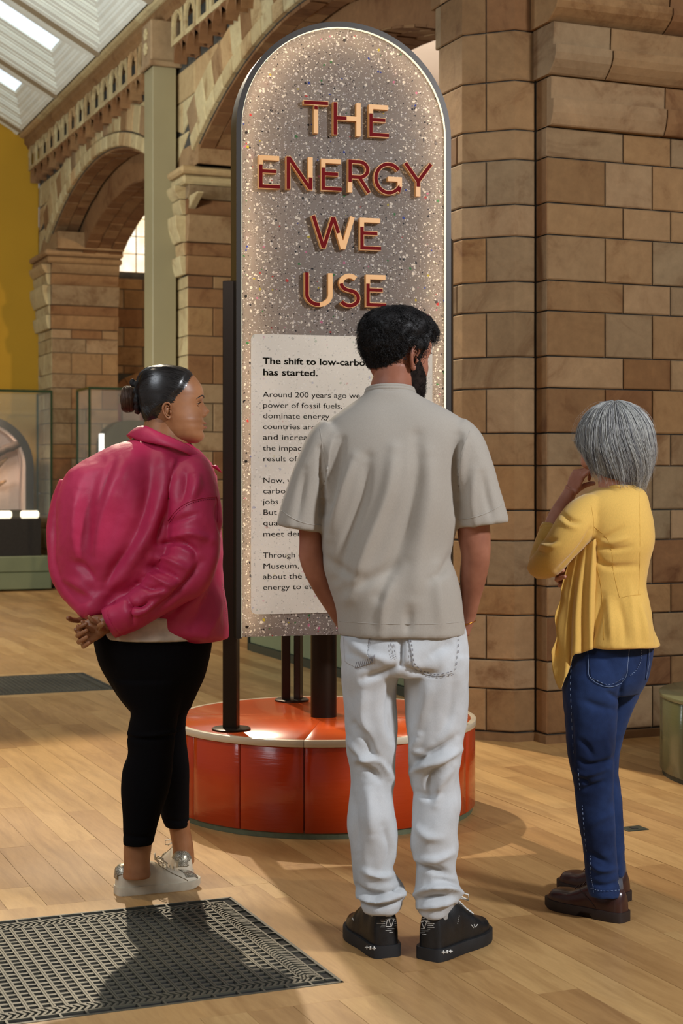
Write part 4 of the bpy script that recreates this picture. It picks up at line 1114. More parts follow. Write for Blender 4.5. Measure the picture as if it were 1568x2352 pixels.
def patch(tree, name, poly, off, mat, parent, step=3.0, thick=.0015):
    """panel of cloth lying on a surface, outline in pixels"""
    xs = [p[0] for p in poly]; ys = [p[1] for p in poly]
    def inside(x, y):
        c = False; j = len(poly)-1
        for i in range(len(poly)):
            if (poly[i][1] > y) != (poly[j][1] > y) and x < (poly[j][0]-poly[i][0])*(y-poly[i][1])/(poly[j][1]-poly[i][1]+1e-9)+poly[i][0]: c = not c
            j = i
        return c
    y = min(ys); rows = []
    NY = max(2, int((max(ys)-min(ys))/step)); NX = max(2, int((max(xs)-min(xs))/step))
    vs = []; idx = {}
    for j in range(NY+1):
        yy = min(ys)+(max(ys)-min(ys))*j/NY; yq = min(max(yy, min(ys)+.01), max(ys)-.01)
        hits = []
        for i in range(len(poly)):
            a, b = poly[i], poly[(i+1) % len(poly)]
            if (a[1] > yq) != (b[1] > yq): hits.append(a[0]+(b[0]-a[0])*(yq-a[1])/(b[1]-a[1]))
        if len(hits) < 2: continue
        x0, x1 = min(hits), max(hits)
        for i in range(NX+1):
            s = snap(tree, x0+(x1-x0)*i/NX, yq, off)
            if s: idx[(i, j)] = len(vs); vs.append(s[0])
    fs = [(idx[(i, j)], idx[(i+1, j)], idx[(i+1, j+1)], idx[(i, j+1)]) for j in range(NY) for i in range(NX) if all(q in idx for q in ((i, j), (i+1, j), (i+1, j+1), (i, j+1)))]
    L = parent_loc(parent); o = mesh_obj(name, [v-L for v in vs], fs, mat, parent, True)
    sol = o.modifiers.new('t', 'SOLIDIFY'); sol.thickness = thick; sol.offset = 0; return o
def strands(name, lines, r, mat, parent, taper=True, mats=None, mi=None):
    """many hair strands (world-space polylines) as one mesh of thin three-sided tubes"""
    L = np.array(parent_loc(parent)); VS = []; FS = []; k = 0; FM = []
    for li, P in enumerate(lines):
        P = np.asarray(P, float); n = len(P)
        T = np.gradient(P, axis=0); T /= np.linalg.norm(T, axis=1)[:, None]+1e-9
        A = np.cross(T, np.array([.3, .9, .2])); A /= np.linalg.norm(A, axis=1)[:, None]+1e-9; B = np.cross(T, A)
        rr = (r[li] if hasattr(r, '__len__') else r)*(np.linspace(1, .25, n) if taper else np.ones(n))
        for q in range(3):
            an = 2*PI*q/3; VS.append(P+(A*math.cos(an)+B*math.sin(an))*rr[:, None]-L)
        for i in range(n-1):
            for q in range(3): FS.append((k+q*n+i, k+((q+1) % 3)*n+i, k+((q+1) % 3)*n+i+1, k+q*n+i+1))
        FM += [mi[li] if mi is not None else 0]*(3*(n-1)); k += 3*n
    return mesh_obj(name, np.concatenate(VS).tolist(), FS, mat, parent, True, mats=mats, fmat=FM)

# ---- heads
def head_grid(rows, nz=110, na=128, nose=None, feats=None, wpow=2.35):
    """rows (z, front, back, half_width) in metres; x forward, y left. Returns (V, shape)"""
    R = crom(rows, 12); zz = np.linspace(rows[0][0], rows[-1][0], nz)
    # denser near the poles
    o = np.argsort(R[:, 0]); f = np.interp(zz, R[o, 0], R[o, 1]); b = np.interp(zz, R[o, 0], R[o, 2]); w = np.interp(zz, R[o, 0], R[o, 3])
    th = np.linspace(0, 2*PI, na, endpoint=False); V = np.zeros((nz, na, 3))
    c, s = np.cos(th), np.sin(th); cp = np.sign(c)*np.abs(c)**(2/wpow); sp = np.sign(s)*np.abs(s)**(2/wpow)
    for i in range(nz):
        m = (f[i]+b[i])/2; mid = m if True else 0
        ex = np.where(c > 0, f[i]-mid, mid-b[i]); V[i, :, 0] = mid+cp*ex; V[i, :, 1] = sp*w[i]; V[i, :, 2] = zz[i]
    if feats: feats(V)
    return V
def face_x(G, y, z):
    zr = G[:, 0, 2]; i = int(np.argmin(abs(zr-z))); r = G[i]; r = r[r[:, 0] > .02]; o = np.argsort(r[:, 1]); return float(np.interp(y, r[o, 1], r[o, 0]))
def grid_faces(nz, na, base=0, cap=True):
    fs = [(base+i*na+q, base+i*na+(q+1) % na, base+(i+1)*na+(q+1) % na, base+(i+1)*na+q) for i in range(nz-1) for q in range(na)]
    if cap: fs += [tuple(base+q for q in range(na))[::-1], tuple(base+(nz-1)*na+q for q in range(na))]
    return fs
def face_feats(ze, zn0, ztip, zb, ntip, zm, xm, eye_y=.031, lip=.004, brow=.003):
    """ze eye height, nose bridge top zn0, tip height ztip, nose base zb, projection ntip, mouth height zm"""
    def f(V):
        x, y, z = V[:, :, 0], V[:, :, 1], V[:, :, 2]; fr = x > 0
        t = np.clip((zn0-z)/(zn0-ztip), 0, 1)**1.15; under = np.clip((z-zb)/(ztip-zb), 0, 1)**.6
        pr = np.where(z >= ztip, t, under)*(z < zn0)*(z > zb)*ntip
        wd = .007+.0055*np.clip((zn0-z)/(zn0-ztip), 0, 1.2)
        dx = pr*np.exp(-(y/wd)**2)
        for sg in (-1, 1):      # wings of the nose
            dx = dx+.0085*np.exp(-((y-sg*.0145)/.0058)**2-((z-(zb+.008))/.007)**2)
            dx = dx-.0115*np.exp(-((y-sg*eye_y)/.016)**2-((z-ze)/.012)**2)
            dx = dx+.003*np.exp(-((y-sg*eye_y)/.020)**2-((z-(ze+.019))/.006)**2)
            dx = dx+.0035*np.exp(-((y-sg*.042)/.018)**2-((z-(zm+.028))/.018)**2)
        lw = np.exp(-(y/.021)**4)
        dx = dx+lip*lw*np.exp(-((z-(zm+.0065))/.0042)**2)+lip*1.05*lw*np.exp(-((z-(zm-.0075))/.0050)**2)-.0035*np.exp(-(y/.025)**4)*np.exp(-((z-zm)/.0020)**2)
        dx = dx-.0025*np.exp(-(y/.016)**2-((z-(zm-.019))/.006)**2)
        V[:, :, 0] = x+np.where(fr, dx, 0)
    return f
def ear(mb, T, side=1, s=1.):
    """ear in head-local metres about its own centre: x forward, y outward, z up"""
    def q(x, y, z): return T(Vector((x*s, side*y*s, z*s)))
    hel = [(.010, .004, .008), (.012, .010, .020), (.004, .014, .031), (-.008, .016, .031), (-.017, .017, .022), (-.019, .017, .008), (-.015, .015, -.008), (-.008, .012, -.020), (-.001, .008, -.028), (.006, .004, -.027), (.009, .002, -.020)]
    H = crom(hel, 4); mb.tube([q(*p) for p in H], [(.0040 if i < 30 else .0052)*s for i in range(len(H))], 8)
    an = crom([(.004, .008, .018), (-.004, .011, .020), (-.011, .012, .010), (-.010, .011, -.004), (-.004, .009, -.015), (.004, .006, -.017)], 4)
    mb.tube([q(*p) for p in an], .0034*s, 7)
    ball(mb, q(-.004, .005, .002), (.012*s, .0035*s, .024*s)) if False else None
    # shell of the ear
    ring = [q(p[0]*.92, p[1]-.003, p[2]*.95) for p in H]; c0 = q(-.002, .004, 0); c1 = q(-.002, -.004, 0)
    k = len(ring); vs = ring+[c0]+[q(p[0]*.6, -.006, p[2]*.7) for p in H]+[c1]
    fs = [(i, i+1, k) for i in range(k-1)]+[(k-1, 0, k)]+[(i, k+1+i, k+2+i, i+1) for i in range(k-1)]+[(k-1, 2*k, k+1, 0)]+[(k+1+i, 2*k+1, k+2+i) for i in range(k-1)]+[(2*k, 2*k+1, k+1)]
    mb.add(vs, fs)
    mb.tube([q(.010, .003, .004), q(.012, .008, -.004), q(.010, .004, -.012)], [.003*s, .0042*s, .003*s], 7)
    return mb

# ---- hands: palm and five fingers
def finger(mb, base, d, n, lens, r, curl, spread=0.):
    """base point, direction d, palm normal n (fingers curl towards n)"""
    ax = d.cross(n).normalized(); p = Vector(base); P = [p-d*.012, p.copy()]; dd = Vector(d); rs = [r*1.0, r*1.04]
    for i, (l, c) in enumerate(zip(lens, curl)):
        dd = Matrix.Rotation(math.radians(-c), 3, ax) @ dd
        if dd.dot(n) < d.dot(n)-.001 and i == 0 and c > 0: 
            ax = -ax; dd = Matrix.Rotation(math.radians(-c), 3, ax) @ Vector(d)
        P.append(P[-1]+dd*l*.5); rs.append(r*(1-.06*i)*.93); P.append(P[-1]+dd*l*.5); rs.append(r*(1.0-.10*(i+1)*.8))
    mb.tube(P, rs, 10); ball(mb, P[-1], rs[-1]*1.0, 10, 8); return P[-1], dd
def hand(mb, wrist, d, n, side, curls, size=1., thumb=(35, 25, 20), tdir=None):
    """wrist point; d towards fingers; n out of the palm; side = +1 thumb on (d x n)*side side"""
    d = Vector(d).normalized(); n = Vector(n); n = (n-d*n.dot(d)).normalized(); s = d.cross(n).normalized()*side
    rot = Matrix((d, s, n)).transposed()
    W = Vector(wrist)
    ball(mb, W+d*.045*size, (.050*size, .040*size, .0150*size), 20, 14, rot)
    ball(mb, W+d*.062*size, (.030*size, .040*size, .0135*size), 20, 14, rot)
    ball(mb, W+d*.028*size+s*.020*size+n*.006*size, (.030*size, .017*size, .014*size), 16, 10, rot)
    mb.tube([W-d*.03, W+d*.02*size], [.024*size, .026*size], 14, flat=1.)
    tips = []
    L = [(.043, .026, .020), (.047, .030, .021), (.044, .028, .021), (.034, .021, .018)]
    for i in range(4):
        off = (.028-.019*i)*size; bp = W+d*(.085-.004*abs(i-1)-.003*(i == 3))*size+s*off
        dd = (d+s*(.06-.04*i)).normalized()
        tips.append(finger(mb, bp, dd, n, [q*size for q in L[i]], (.0099 if i < 3 else .0086)*size, curls[i]))
    td = Vector(tdir).normalized() if tdir else (d*.75+s*.62+n*.25).normalized()
    tips.append(finger(mb, W+d*.022*size+s*.026*size+n*.004*size, td, (n-s*.4).normalized(), [.040*size, .028*size, .022*size], .0112*size, thumb))
    return tips
def skin_mat(name, col, dk, lt, rough=.5):
    m, nt, b = new_mat(name); co = node(nt, 'ShaderNodeNewGeometry')
    n1 = node(nt, 'ShaderNodeTexNoise', i_Scale=14., i_Detail=5.); nt.links.new(co.outputs['Position'], n1.inputs['Vector'])
    nt.links.new(ramp(nt, n1.outputs[0], [(.3, dk), (.5, col), (.72, lt)]), b.inputs['Base Color'])
    b.inputs['Roughness'].default_value = rough; b.inputs['Subsurface Weight'].default_value = .12; b.inputs['Subsurface Scale'].default_value = .012
    b.inputs['Subsurface Radius'].default_value = (1, .35, .2); b.inputs['Specular IOR Level'].default_value = .4
    n2 = node(nt, 'ShaderNodeTexNoise', i_Scale=420., i_Detail=2.); nt.links.new(co.outputs['Position'], n2.inputs['Vector']); bump(nt, b, n2.outputs[0], .12, .001)
    return m
def cloth_mat(name, col, rough=.85, weave=900., bs=.25, var=.05, sheen=.15, spec=.3, fade=None, fscale=3.):
    m, nt, b = new_mat(name); co = node(nt, 'ShaderNodeNewGeometry')
    n1 = node(nt, 'ShaderNodeTexNoise', i_Scale=fscale, i_Detail=5., i_Roughness=.6); nt.links.new(co.outputs['Position'], n1.inputs['Vector'])
    a = tuple(c*(1-var) for c in col[:3])+(1,); z = fade or tuple(min(1, c*(1+var)) for c in col[:3])+(1,)
    c = ramp(nt, n1.outputs[0], [(.35, a), (.65, z)])
    mp = node(nt, 'ShaderNodeMapping'); mp.inputs['Scale'].default_value = (1, 1, .25); nt.links.new(co.outputs['Position'], mp.inputs['Vector'])
    n2 = node(nt, 'ShaderNodeTexNoise', i_Scale=weave, i_Detail=2.); nt.links.new(mp.outputs[0], n2.inputs['Vector'])
    c = mixc(nt, .5, c, ramp(nt, n2.outputs[0], [(.3, (.86, .86, .86, 1)), (.7, (1.08, 1.08, 1.08, 1))]), 'MULTIPLY')
    nt.links.new(c, b.inputs['Base Color']); b.inputs['Roughness'].default_value = rough; b.inputs['Sheen Weight'].default_value = sheen
    b.inputs['Specular IOR Level'].default_value = spec; bump(nt, b, n2.outputs[0], bs, .001); return m
# ---- shoes
def shoe(root, name, heel, toe, width, mat_up, mat_sole, sole_h=.028, top_h=.085, toe_h=.045, ank=.40, heel_block=0., flare=1.0, label=None, toe_pt=1.0, sole_out=.004):
    """heel, toe: ground points of the sole ends. Returns helper dict with local->world map"""
    h = Vector((heel[0], heel[1], 0)); t = Vector((toe[0], toe[1], 0)); L = (t-h).length; ex = (t-h).normalized(); ey = Vector((-ex.y, ex.x, 0))
    sh = empty(name, h, root); sh.location = h-parent_loc(root)
    if label: sh['label'] = label
    T = lambda x, y, z: ex*x*L+ey*y+Vector((0, 0, z))
    def hw(s):     # half width along the shoe, s 0 heel .. 1 toe
        return width/2*np.interp(s, [0, .02, .06, .15, .3, .45, .62, .75, .87, .94, .98, 1], [.36, .56, .70, .78, .80, .84, .97, 1.0, .93, .80, .60, .34])
    def ht(s):
        return np.interp(s, [0, .04, .12, .25, .38, .5, .65, .8, .92, .97, 1], [top_h*.88, top_h*.98, top_h, top_h*.92, top_h*1.04, top_h*.92, top_h*.70, toe_h*1.08, toe_h, toe_h*.80, toe_h*.5])
    ss = np.concatenate([np.linspace(0, .1, 7), np.linspace(.14, .86, 22), np.linspace(.89, 1, 8)]); n = 20; vs = []
    for s in ss:
        w, H = hw(s)*.96, ht(s)
        for q in range(n):
            a = PI*q/(n-1); c, si = math.cos(a), math.sin(a)
            yy = w*math.copysign(abs(c)**.55, c)*(1-.28*max(0, si)**2*(1 if s < .6 else .4)); zz = sole_h-.004+(H-sole_h)*abs(si)**.62
            xx = s+(.018 if s < .05 else 0)*si-(.03*si*max(0, (s-.9)*10))
            vs.append(T(xx, yy, zz))
    N = len(ss); fs = [(i*n+q, i*n+q+1, (i+1)*n+q+1, (i+1)*n+q) for i in range(N-1) for q in range(n-1)]
    fs += [tuple(range(n)), tuple((N-1)*n+q for q in range(n))[::-1]]
    up = mesh_obj('upper', vs, fs, mat_up, sh, True, fix=True)
    # sole
    out = []; ls = np.concatenate([np.linspace(0, .1, 6), np.linspace(.16, .86, 14), np.linspace(.9, 1, 7)])
    left = [(s, hw(s)+sole_out) for s in ls]; poly = [(s, w) for s, w in left]+[(s, -w) for s, w in left[::-1]]
    def ext(p): s, w = p; return (s-.012 if s < .05 else (s+.012 if s > .95 else s), w)
    poly = [ext(p) for p in poly]; m = len(poly); lv = []; 
    zs = [(0, .985), (.003, 1.0), (sole_h*.5, 1.0), (sole_h-.004, 1.0), (sole_h, .985)]
    for z, k in zs:
        for s, w in poly:
            lift = .012*max(0, (s-.82)/.18)**2; arch = heel_block*(1 if .34 < s < .50 and z < .004 else 0)
            lv.append(T(s, w*k, z+lift*(1-z/sole_h*.6)+arch))
    fs = [(j*m+i, j*m+(i+1) % m, (j+1)*m+(i+1) % m, (j+1)*m+i) for j in range(len(zs)-1) for i in range(m)]+[tuple(range(m))[::-1], tuple((len(zs)-1)*m+i for i in range(m))]
    so = mesh_obj('sole', lv, fs, mat_sole, sh, False, fix=True); autosmooth(so, 45)
    mw = lambda p: p+h
    V = np.array([tuple(v+h) for v in vs]); 
    return dict(o=sh, T=T, W=lambda x, y, z: T(x, y, z)+h, upper=up, sole=so, hw=hw, ht=ht, tree=bvh(V, [tuple(p.vertices) for p in up.data.polygons]),
                stree=bvh([tuple(v+h) for v in lv], [tuple(p.vertices) for p in so.data.polygons]))
def laces(S, mat, r=.0022, n=6, s0=.48, s1=.70, w=.022, bow=True, bow_h=.03):
    mb = MB(); W = S['T']
    for k in range(n):
        s = s0+(s1-s0)*k/(n-1); z = S['ht'](s)+.0015
        mb.tube([W(s, -w, z-.006), W(s+.005, -w*.4, z+.0015), W(s+.012, w*.4, z+.0015), W(s+.02, w, z-.006)], r, 6)
    if bow:
        s = s0-.03; z = S['ht'](s)+.004
        for sg in (-1, 1):
            mb.tube([tuple(p) for p in (W(s, 0, z), W(s+.02, sg*.018, z+bow_h*.5), W(s+.05, sg*.042, z+bow_h*.35), W(s+.06, sg*.040, z-.004), W(s+.03, sg*.018, z), W(s, 0, z))], r, 6)
            mb.tube([W(s, 0, z), W(s+.05, sg*.012, z+.006), W(s+.12, sg*.03, z-.010)], r, 6)
    return mb.build('laces', mat, S['o'], smooth=True)
# ================================================================== man in the grey T-shirt (seen from behind, looking right)
M_skin_m = skin_mat('skin_tan', srgb(150, 98, 76), srgb(134, 84, 64), srgb(166, 112, 90))
M_hair_b = plain('black_hair', (.006, .005, .005, 1), .55, noise_amt=.3, scale=60, spec=.3)
M_shirt = cloth_mat('grey_beige_cotton', srgb(160, 153, 142), .9, 700, .2, .03)
M_jean_w = cloth_mat('bleached_denim', srgb(176, 179, 180), .9, 800, .3, .05, fade=srgb(197, 200, 202))
M_thread = plain('grey_seam_thread', srgb(126, 124, 130), .9)
M_rubber = plain('black_shoe_leather', srgb(20, 20, 21), .38, noise_amt=.2, scale=50, bmp=.2, bscale=300)
M_sole_b = plain('black_rubber_sole', srgb(26, 27, 29), .6, noise_amt=.1, scale=30)
M_wht = plain('white_print', srgb(214, 212, 204), .6, noise_amt=.02)
M_gold = plain('gold_metal', srgb(190, 130, 50), .3, metal=1.)
M_sock = plain('grey_sock', srgb(170, 168, 164), .9)
M_eye = plain('eye_dark', (.02, .012, .008, 1), .1); M_eyew = plain('eye_white', srgb(200, 190, 180), .25)
M_lip = plain('lip_skin', srgb(150, 84, 72), .45, noise_amt=.05)

man = empty('person', (.12, 4.46, 0)); tag(man, 'man in a grey T-shirt and pale jeans facing the sign, hands in pockets', 'person')
d0 = 4.46
def local_T(C, yaw, tilt=0., roll=0.):
    """head frame: yaw measured from +Y towards +X; tilt nods forward"""
    f = Vector((math.sin(yaw), math.cos(yaw), 0)); l = Vector((-math.cos(yaw), math.sin(yaw), 0)); u = Vector((0, 0, 1))
    f2 = f*math.cos(tilt)-u*math.sin(tilt); u2 = u*math.cos(tilt)+f*math.sin(tilt)
    l2 = l*math.cos(roll)+u2*math.sin(roll); u3 = u2*math.cos(roll)-l*math.sin(roll)
    return lambda p: Vector(C)+f2*p[0]+l2*p[1]+u3*p[2]
def apply_T(T, G):
    s = G.shape; return np.array([tuple(T(p)) for p in G.reshape(-1, 3)]).reshape(s)
ROWS = [(0, .055, .025, .012), (.006, .074, .0, .028), (.018, .086, -.02, .042), (.035, .088, -.045, .052), (.05, .086, -.062, .058), (.07, .088, -.078, .064), (.095, .088, -.088, .069), (.12, .087, -.096, .073), (.14, .091, -.101, .076), (.16, .092, -.102, .077), (.18, .085, -.097, .074), (.20, .068, -.082, .064), (.213, .046, -.060, .048), (.222, .02, -.032, .028), (.226, .002, -.012, .010)]
def merge_meshes(parts):
    V = []; Fc = []; M = []; k = 0
    for v, f, m in parts:
        V.append(np.asarray(v)); Fc += [tuple(i+k for i in q) for q in f]; k += len(v); M += m if isinstance(m, list) else [m]*len(f)
    return np.concatenate(V), Fc, M

yaw_m = math.radians(50)
Cm = at(905, 913, d0+.015); Tm = local_T(Cm, yaw_m, math.radians(8))
Gm = head_grid(ROWS, feats=face_feats(.118, .128, .088, .076, .026, .060, 0, lip=.003))
HV = apply_T(Tm, Gm).reshape(-1, 3); HF = grid_faces(110, 128)
mb = MB()
limb(mb, d0, [(905, 835, .0, 44, 50), (903, 868, -.0, 46, 47), (898, 895, .0, 49, 46), (896, 925, .005, 48, 42), (895, 950, .01, 52, 42)])      # neck
column(mb, d0, [(935, 850, 940, 0, 44), (975, 790, 1030, 0, 60), (1010, 765, 1045, 0, 76), (1100, 760, 1036, 0, 90), (1250, 770, 1025, 0, 82), (1350, 775, 1040, 0, 84), (1450, 790, 1060, 0, 86), (1530, 800, 1060, 0, 80)])
limb(mb, d0, [(775, 1015, 0, 30, 40), (728, 1080, 0, 34, 44), (714, 1160, 0, 31, 42), (714, 1235, 0, 27, 36), (717, 1285, .01, 29, 34), (741, 1345, .04, 25, 30), (772, 1400, .075, 21, 25), (800, 1450, .10, 18, 22)])
limb(mb, d0, [(1035, 1015, 0, 30, 40), (1072, 1080, 0, 35, 44), (1084, 1160, 0, 36, 42), (1088, 1225, 0, 38, 39), (1092, 1275, .01, 34, 37), (1086, 1325, .03, 31, 33), (1080, 1375, .055, 23, 27), (1072, 1425, .08, 17, 22), (1058, 1455, .09, 17, 20)])
for (a, b) in ((850, .0), (1000, .0)):
    limb(mb, d0, [(a, 1490, 0, 58, 66), (a, 1620, 0, 44, 48), (a+4, 1760, .01, 33, 36), (a+4, 1850, .01, 32, 36), (a+10, 1930, .0, 28, 32), (a+14, 2030, .0, 24, 26), (a+16, 2078, 0, 20, 22)])
# hands, slid into the front pockets
hand(mb, at(800, 1452, d0+.10), at(826, 1530, d0+.12)-at(800, 1452, d0+.10), (0, 1, 0), 1, [(18, 20, 12)]*4, .95)
hand(mb, at(1058, 1457, d0+.09), at(1030, 1530, d0+.12)-at(1058, 1457, d0+.09), (0, 1, 0), -1, [(18, 20, 12)]*4, .95)
BV, BF = fuse(mb, .0055, 4)
em = MB(); 
ear(em, lambda p: Tm(Vector((-.012, -.071, .104))+Vector((p.x, p.y, p.z))), -1, 1.02); ear(em, lambda p: Tm(Vector((-.012, .071, .104))+Vector((p.x, p.y, p.z))), 1, 1.02)
V, Fc, Mi = merge_meshes([(BV, BF, 0), (HV, HF, 0), ([tuple(v) for v in em.v], em.f, 0)])
body_m = (V, Fc)
for sg in (-1, 1):
    eb = MB(); ball(eb, Tm((.072, sg*.031, .118))-man.location, .0118, 14, 10); eb.build('eyeball', M_eyew, man, smooth=True)

def sm(a, b, x): t = min(1, max(0, (x-a)/(b-a))); return t*t*(3-2*t)
# hair: thick curly top, sides fading to the nape
def hair_shell(G, T, thick, keep, name, mat, parent, noise_a=.004, ns=60.):
    nz, na, _ = G.shape; V = []; idx = -np.ones((nz, na), int); c = np.array([-.005, 0, .12])
    for i in range(nz):
        for q in range(na):
            p = G[i, q]; 
            if keep(p, i, q):
                n = (p-c); n[2] *= .9; n /= np.linalg.norm(n); t = thick(p)
                w = p+n*(t+noise_a*min(1, t/.012)*mnoise.noise(Vector(tuple(p*ns)))); idx[i, q] = len(V); V.append(tuple(T(w)))
    Fc = [(idx[i, q], idx[i, (q+1) % na], idx[i+1, (q+1) % na], idx[i+1, q]) for i in range(nz-1) for q in range(na) if min(idx[i, q], idx[i, (q+1) % na], idx[i+1, (q+1) % na], idx[i+1, q]) >= 0]
    top = [idx[nz-1, q] for q in range(na)]
    if min(top) >= 0: Fc.append(tuple(top))
    return V, Fc
G0 = head_grid(ROWS)
def keep_m(p, i=0, q=0):
    x, y, z = p
    if x > .02: return z > .168-.2*(.088-x)*.2
    if x > -.0: return z > .10+.0*x if x < .015 else z > .13
    if x > -.035: return z > .128
    return z > .052+(x+.095)*.9 if x > -.095 else z > .052
def thick_m(p):
    x, y, z = p; t = .003+.016*sm(.075, .15, z)+.012*sm(.15, .20, z)
    if x > .03: t = .006+.022*sm(.165, .19, z)
    return t
hv, hf = hair_shell(G0, Tm, thick_m, keep_m, 'hair', M_hair_b, man, .006, 45.)
hair = vobj('hair', hv, hf, M_hair_b, man)
def curls(n, keep, thick, T, rad, turns, ln, rs, G=G0):
    out = []; pts = G.reshape(-1, 3); c0 = np.array([-.005, 0, .12]); 
    while len(out) < n:
        p = pts[np.random.randint(len(pts))].copy(); 
        if not keep(p) or (p[2] > .215 and random.random() < .7): continue
        nrm = (p-c0); nrm /= np.linalg.norm(nrm); t = thick(p)
        a = np.cross(nrm, np.random.randn(3)); a /= np.linalg.norm(a); b = np.cross(nrm, a)
        r = rad*random.uniform(.6, 1.3)*min(1, t/.012+.25); L = ln*random.uniform(.6, 1.3)*min(1, t/.014+.2); tn = turns*random.uniform(.7, 1.3)
        k = 9; s = p+nrm*(t*.55); line = []
        for j in range(k):
            u = j/(k-1); an = 2*PI*tn*u
            q = s+nrm*(r*math.sin(an)*.9+t*.35)+a*(L*u)+b*(r*(math.cos(an)-1)); line.append(tuple(T(q)))
        out.append(line)
    return out
strands('hair_curls', curls(4200, keep_m, thick_m, Tm, .0055, 1.1, .026, 0), .00075, M_hair_b, hair)
def keep_b(p, i=0, q=0):
    x, y, z = p
    if z > .112 or x < -.010+max(0, .05-z)*.4: return False
    if z > .056: return x < .014+(.112-z)*1.15
    return True
def thick_b(p): return .0012+.0075*sm(.095, .02, p[2])*sm(-.01, .03, p[0])
M_beard = plain('beard_hair', (.016, .011, .009, 1), .85, noise_amt=.3, scale=60, spec=.1)
bv, bf = hair_shell(G0, Tm, thick_b, keep_b, 'beard', M_hair_b, man, .003, 120.)
beard = vobj('beard', bv, bf, M_beard, man)
strands('beard_hairs', curls(2600, keep_b, thick_b, Tm, .0022, .5, .010, 0), .00035, M_beard, beard)
for sg in (-1, 1):
    eb = MB(); eb.tube([Tm((.090, sg*.014, .137))-man.location, Tm((.090, sg*.030, .142))-man.location, Tm((.080, sg*.046, .137))-man.location], [.003, .0035, .0015], 6); eb.build('eyebrow', M_hair_b, man, smooth=True)

# T-shirt
mb = MB()
column(mb, d0, [(895, 848, 944, -.01, 50), (903, 838, 956, -.01, 56), (915, 822, 974, -.005, 64), (930, 800, 1004, 0, 74), (945, 779, 1033, 0, 82), (968, 754, 1064, 0, 92), (1005, 738, 1075, 0, 104), (1060, 736, 1064, 0, 114), (1130, 737, 1055, 0, 116), (1200, 738, 1051, 0, 112), (1260, 739, 1040, 0, 108), (1300, 742, 1041, 0, 108), (1350, 757, 1055, 0, 112), (1400, 773, 1064, 0, 114), (1452, 777, 1070, 0, 114), (1457, 778, 1070, 0, 112)], n=48, pw=2.3)
limb(mb, d0, [(772, 990, 0, 40, 64), (748, 1020, 0, 46, 72), (724, 1070, 0, 46, 74), (706, 1125, 0, 47, 72), (694, 1170, 0, 50, 70), (686.5, 1213, 0, 53, 69)], pw=2.4)
limb(mb, d0, [(1036, 990, 0, 42, 64), (1062, 1020, 0, 48, 72), (1082, 1070, 0, 49, 74), (1094, 1125, 0, 52, 72), (1103, 1165, 0, 56, 70), (1109, 1205, 0, 60, 69)], pw=2.4)
V, Fc = fuse(mb, .0065, 5)
V = fold(V, Fc, [  # diagonal folds stand in for shadow streaks cast across the shirt
    ([(957, 1000), (960, 1080), (948, 1160), (920, 1260), (870, 1370)], 15, -8), ([(905, 1030), (890, 1130), (845, 1250), (800, 1375)], 16, 8),
    ([(980, 1040), (985, 1150), (965, 1260), (950, 1380)], 22, 6), ([(845, 1050), (835, 1130), (800, 1230), (770, 1330)], 13, -7),
    ([(815, 1050), (790, 1120), (757, 1235)], 12, 6), ([(768, 1000), (752, 1060), (748, 1140)], 10, 6), ([(785, 1010), (772, 1080), (757, 1180)], 9, -6),
    ([(1052, 1000), (1046, 1080), (1050, 1180)], 8, -6), ([(1072, 1000), (1062, 1050), (1058, 1120)], 8, 5), ([(735, 1030), (742, 1110), (738, 1180)], 7, -7),
    ([(900, 1330), (880, 1400), (875, 1455)], 12, 4), ([(940, 1400), (935, 1455)], 10, -4), ([(1000, 1300), (1010, 1400), (1015, 1455)], 14, 4),
    ([(700, 1080), (690, 1150), (680, 1200)], 9, -4), ([(1110, 1090), (1120, 1150), (1130, 1190)], 9, -4), ([(1090, 1080), (1085, 1150), (1090, 1205)], 10, 4), 
    ([(780, 1360), (850, 1330), (930, 1290)], 14, -4), ([(1045, 1265), (1020, 1310), (990, 1330)], 11, -5), ([(742, 1275), (780, 1310), (830, 1325)], 11, -4)], ppm=829, gain=2.2)
V = crumple(V, Fc, .004, 9., 3.)
TS = bvh(V, Fc); shirt = vobj('t_shirt', V, Fc, M_shirt, man); tr = bvh(V, Fc)
stitch(tr, 'hem_seam', [(779, 1427), (850, 1432), (930, 1434), (1000, 1433), (1069, 1428)], .0010, M_shirt, shirt)
stitch(tr, 'cuff_seam', [(645, 1172), (675, 1192), (706, 1203), (737, 1207)], .0014, M_shirt, shirt); stitch(tr, 'cuff_seam', [(1053, 1194), (1085, 1189), (1120, 1177), (1152, 1160)], .0014, M_shirt, shirt)
stitch(tr, 'shoulder_seam', [(735, 985), (742, 1040), (748, 1085), (738, 1125)], .0011, M_shirt, shirt); stitch(tr, 'shoulder_seam', [(1078, 990), (1060, 1040), (1052, 1090), (1051, 1130)], .0011, M_shirt, shirt)
mbc = MB(); cc = at(896, 903, d0-.01)
for k, (dz, rx, ry, r) in enumerate(((-.014, .0690, .0670, .0070), (-.006, .0675, .0655, .0070), (.002, .0655, .0640, .0068), (.009, .0635, .0620, .0060))):
    mbc.tube([(cc.x+rx*math.cos(a)-man.location.x, cc.y+.008+ry*math.sin(a)-man.location.y, cc.z+dz-.010*math.sin(a)) for a in np.linspace(0, 2*PI, 49)], r, 8, cap=False)
mbc.build('collar', M_shirt, shirt, smooth=True)

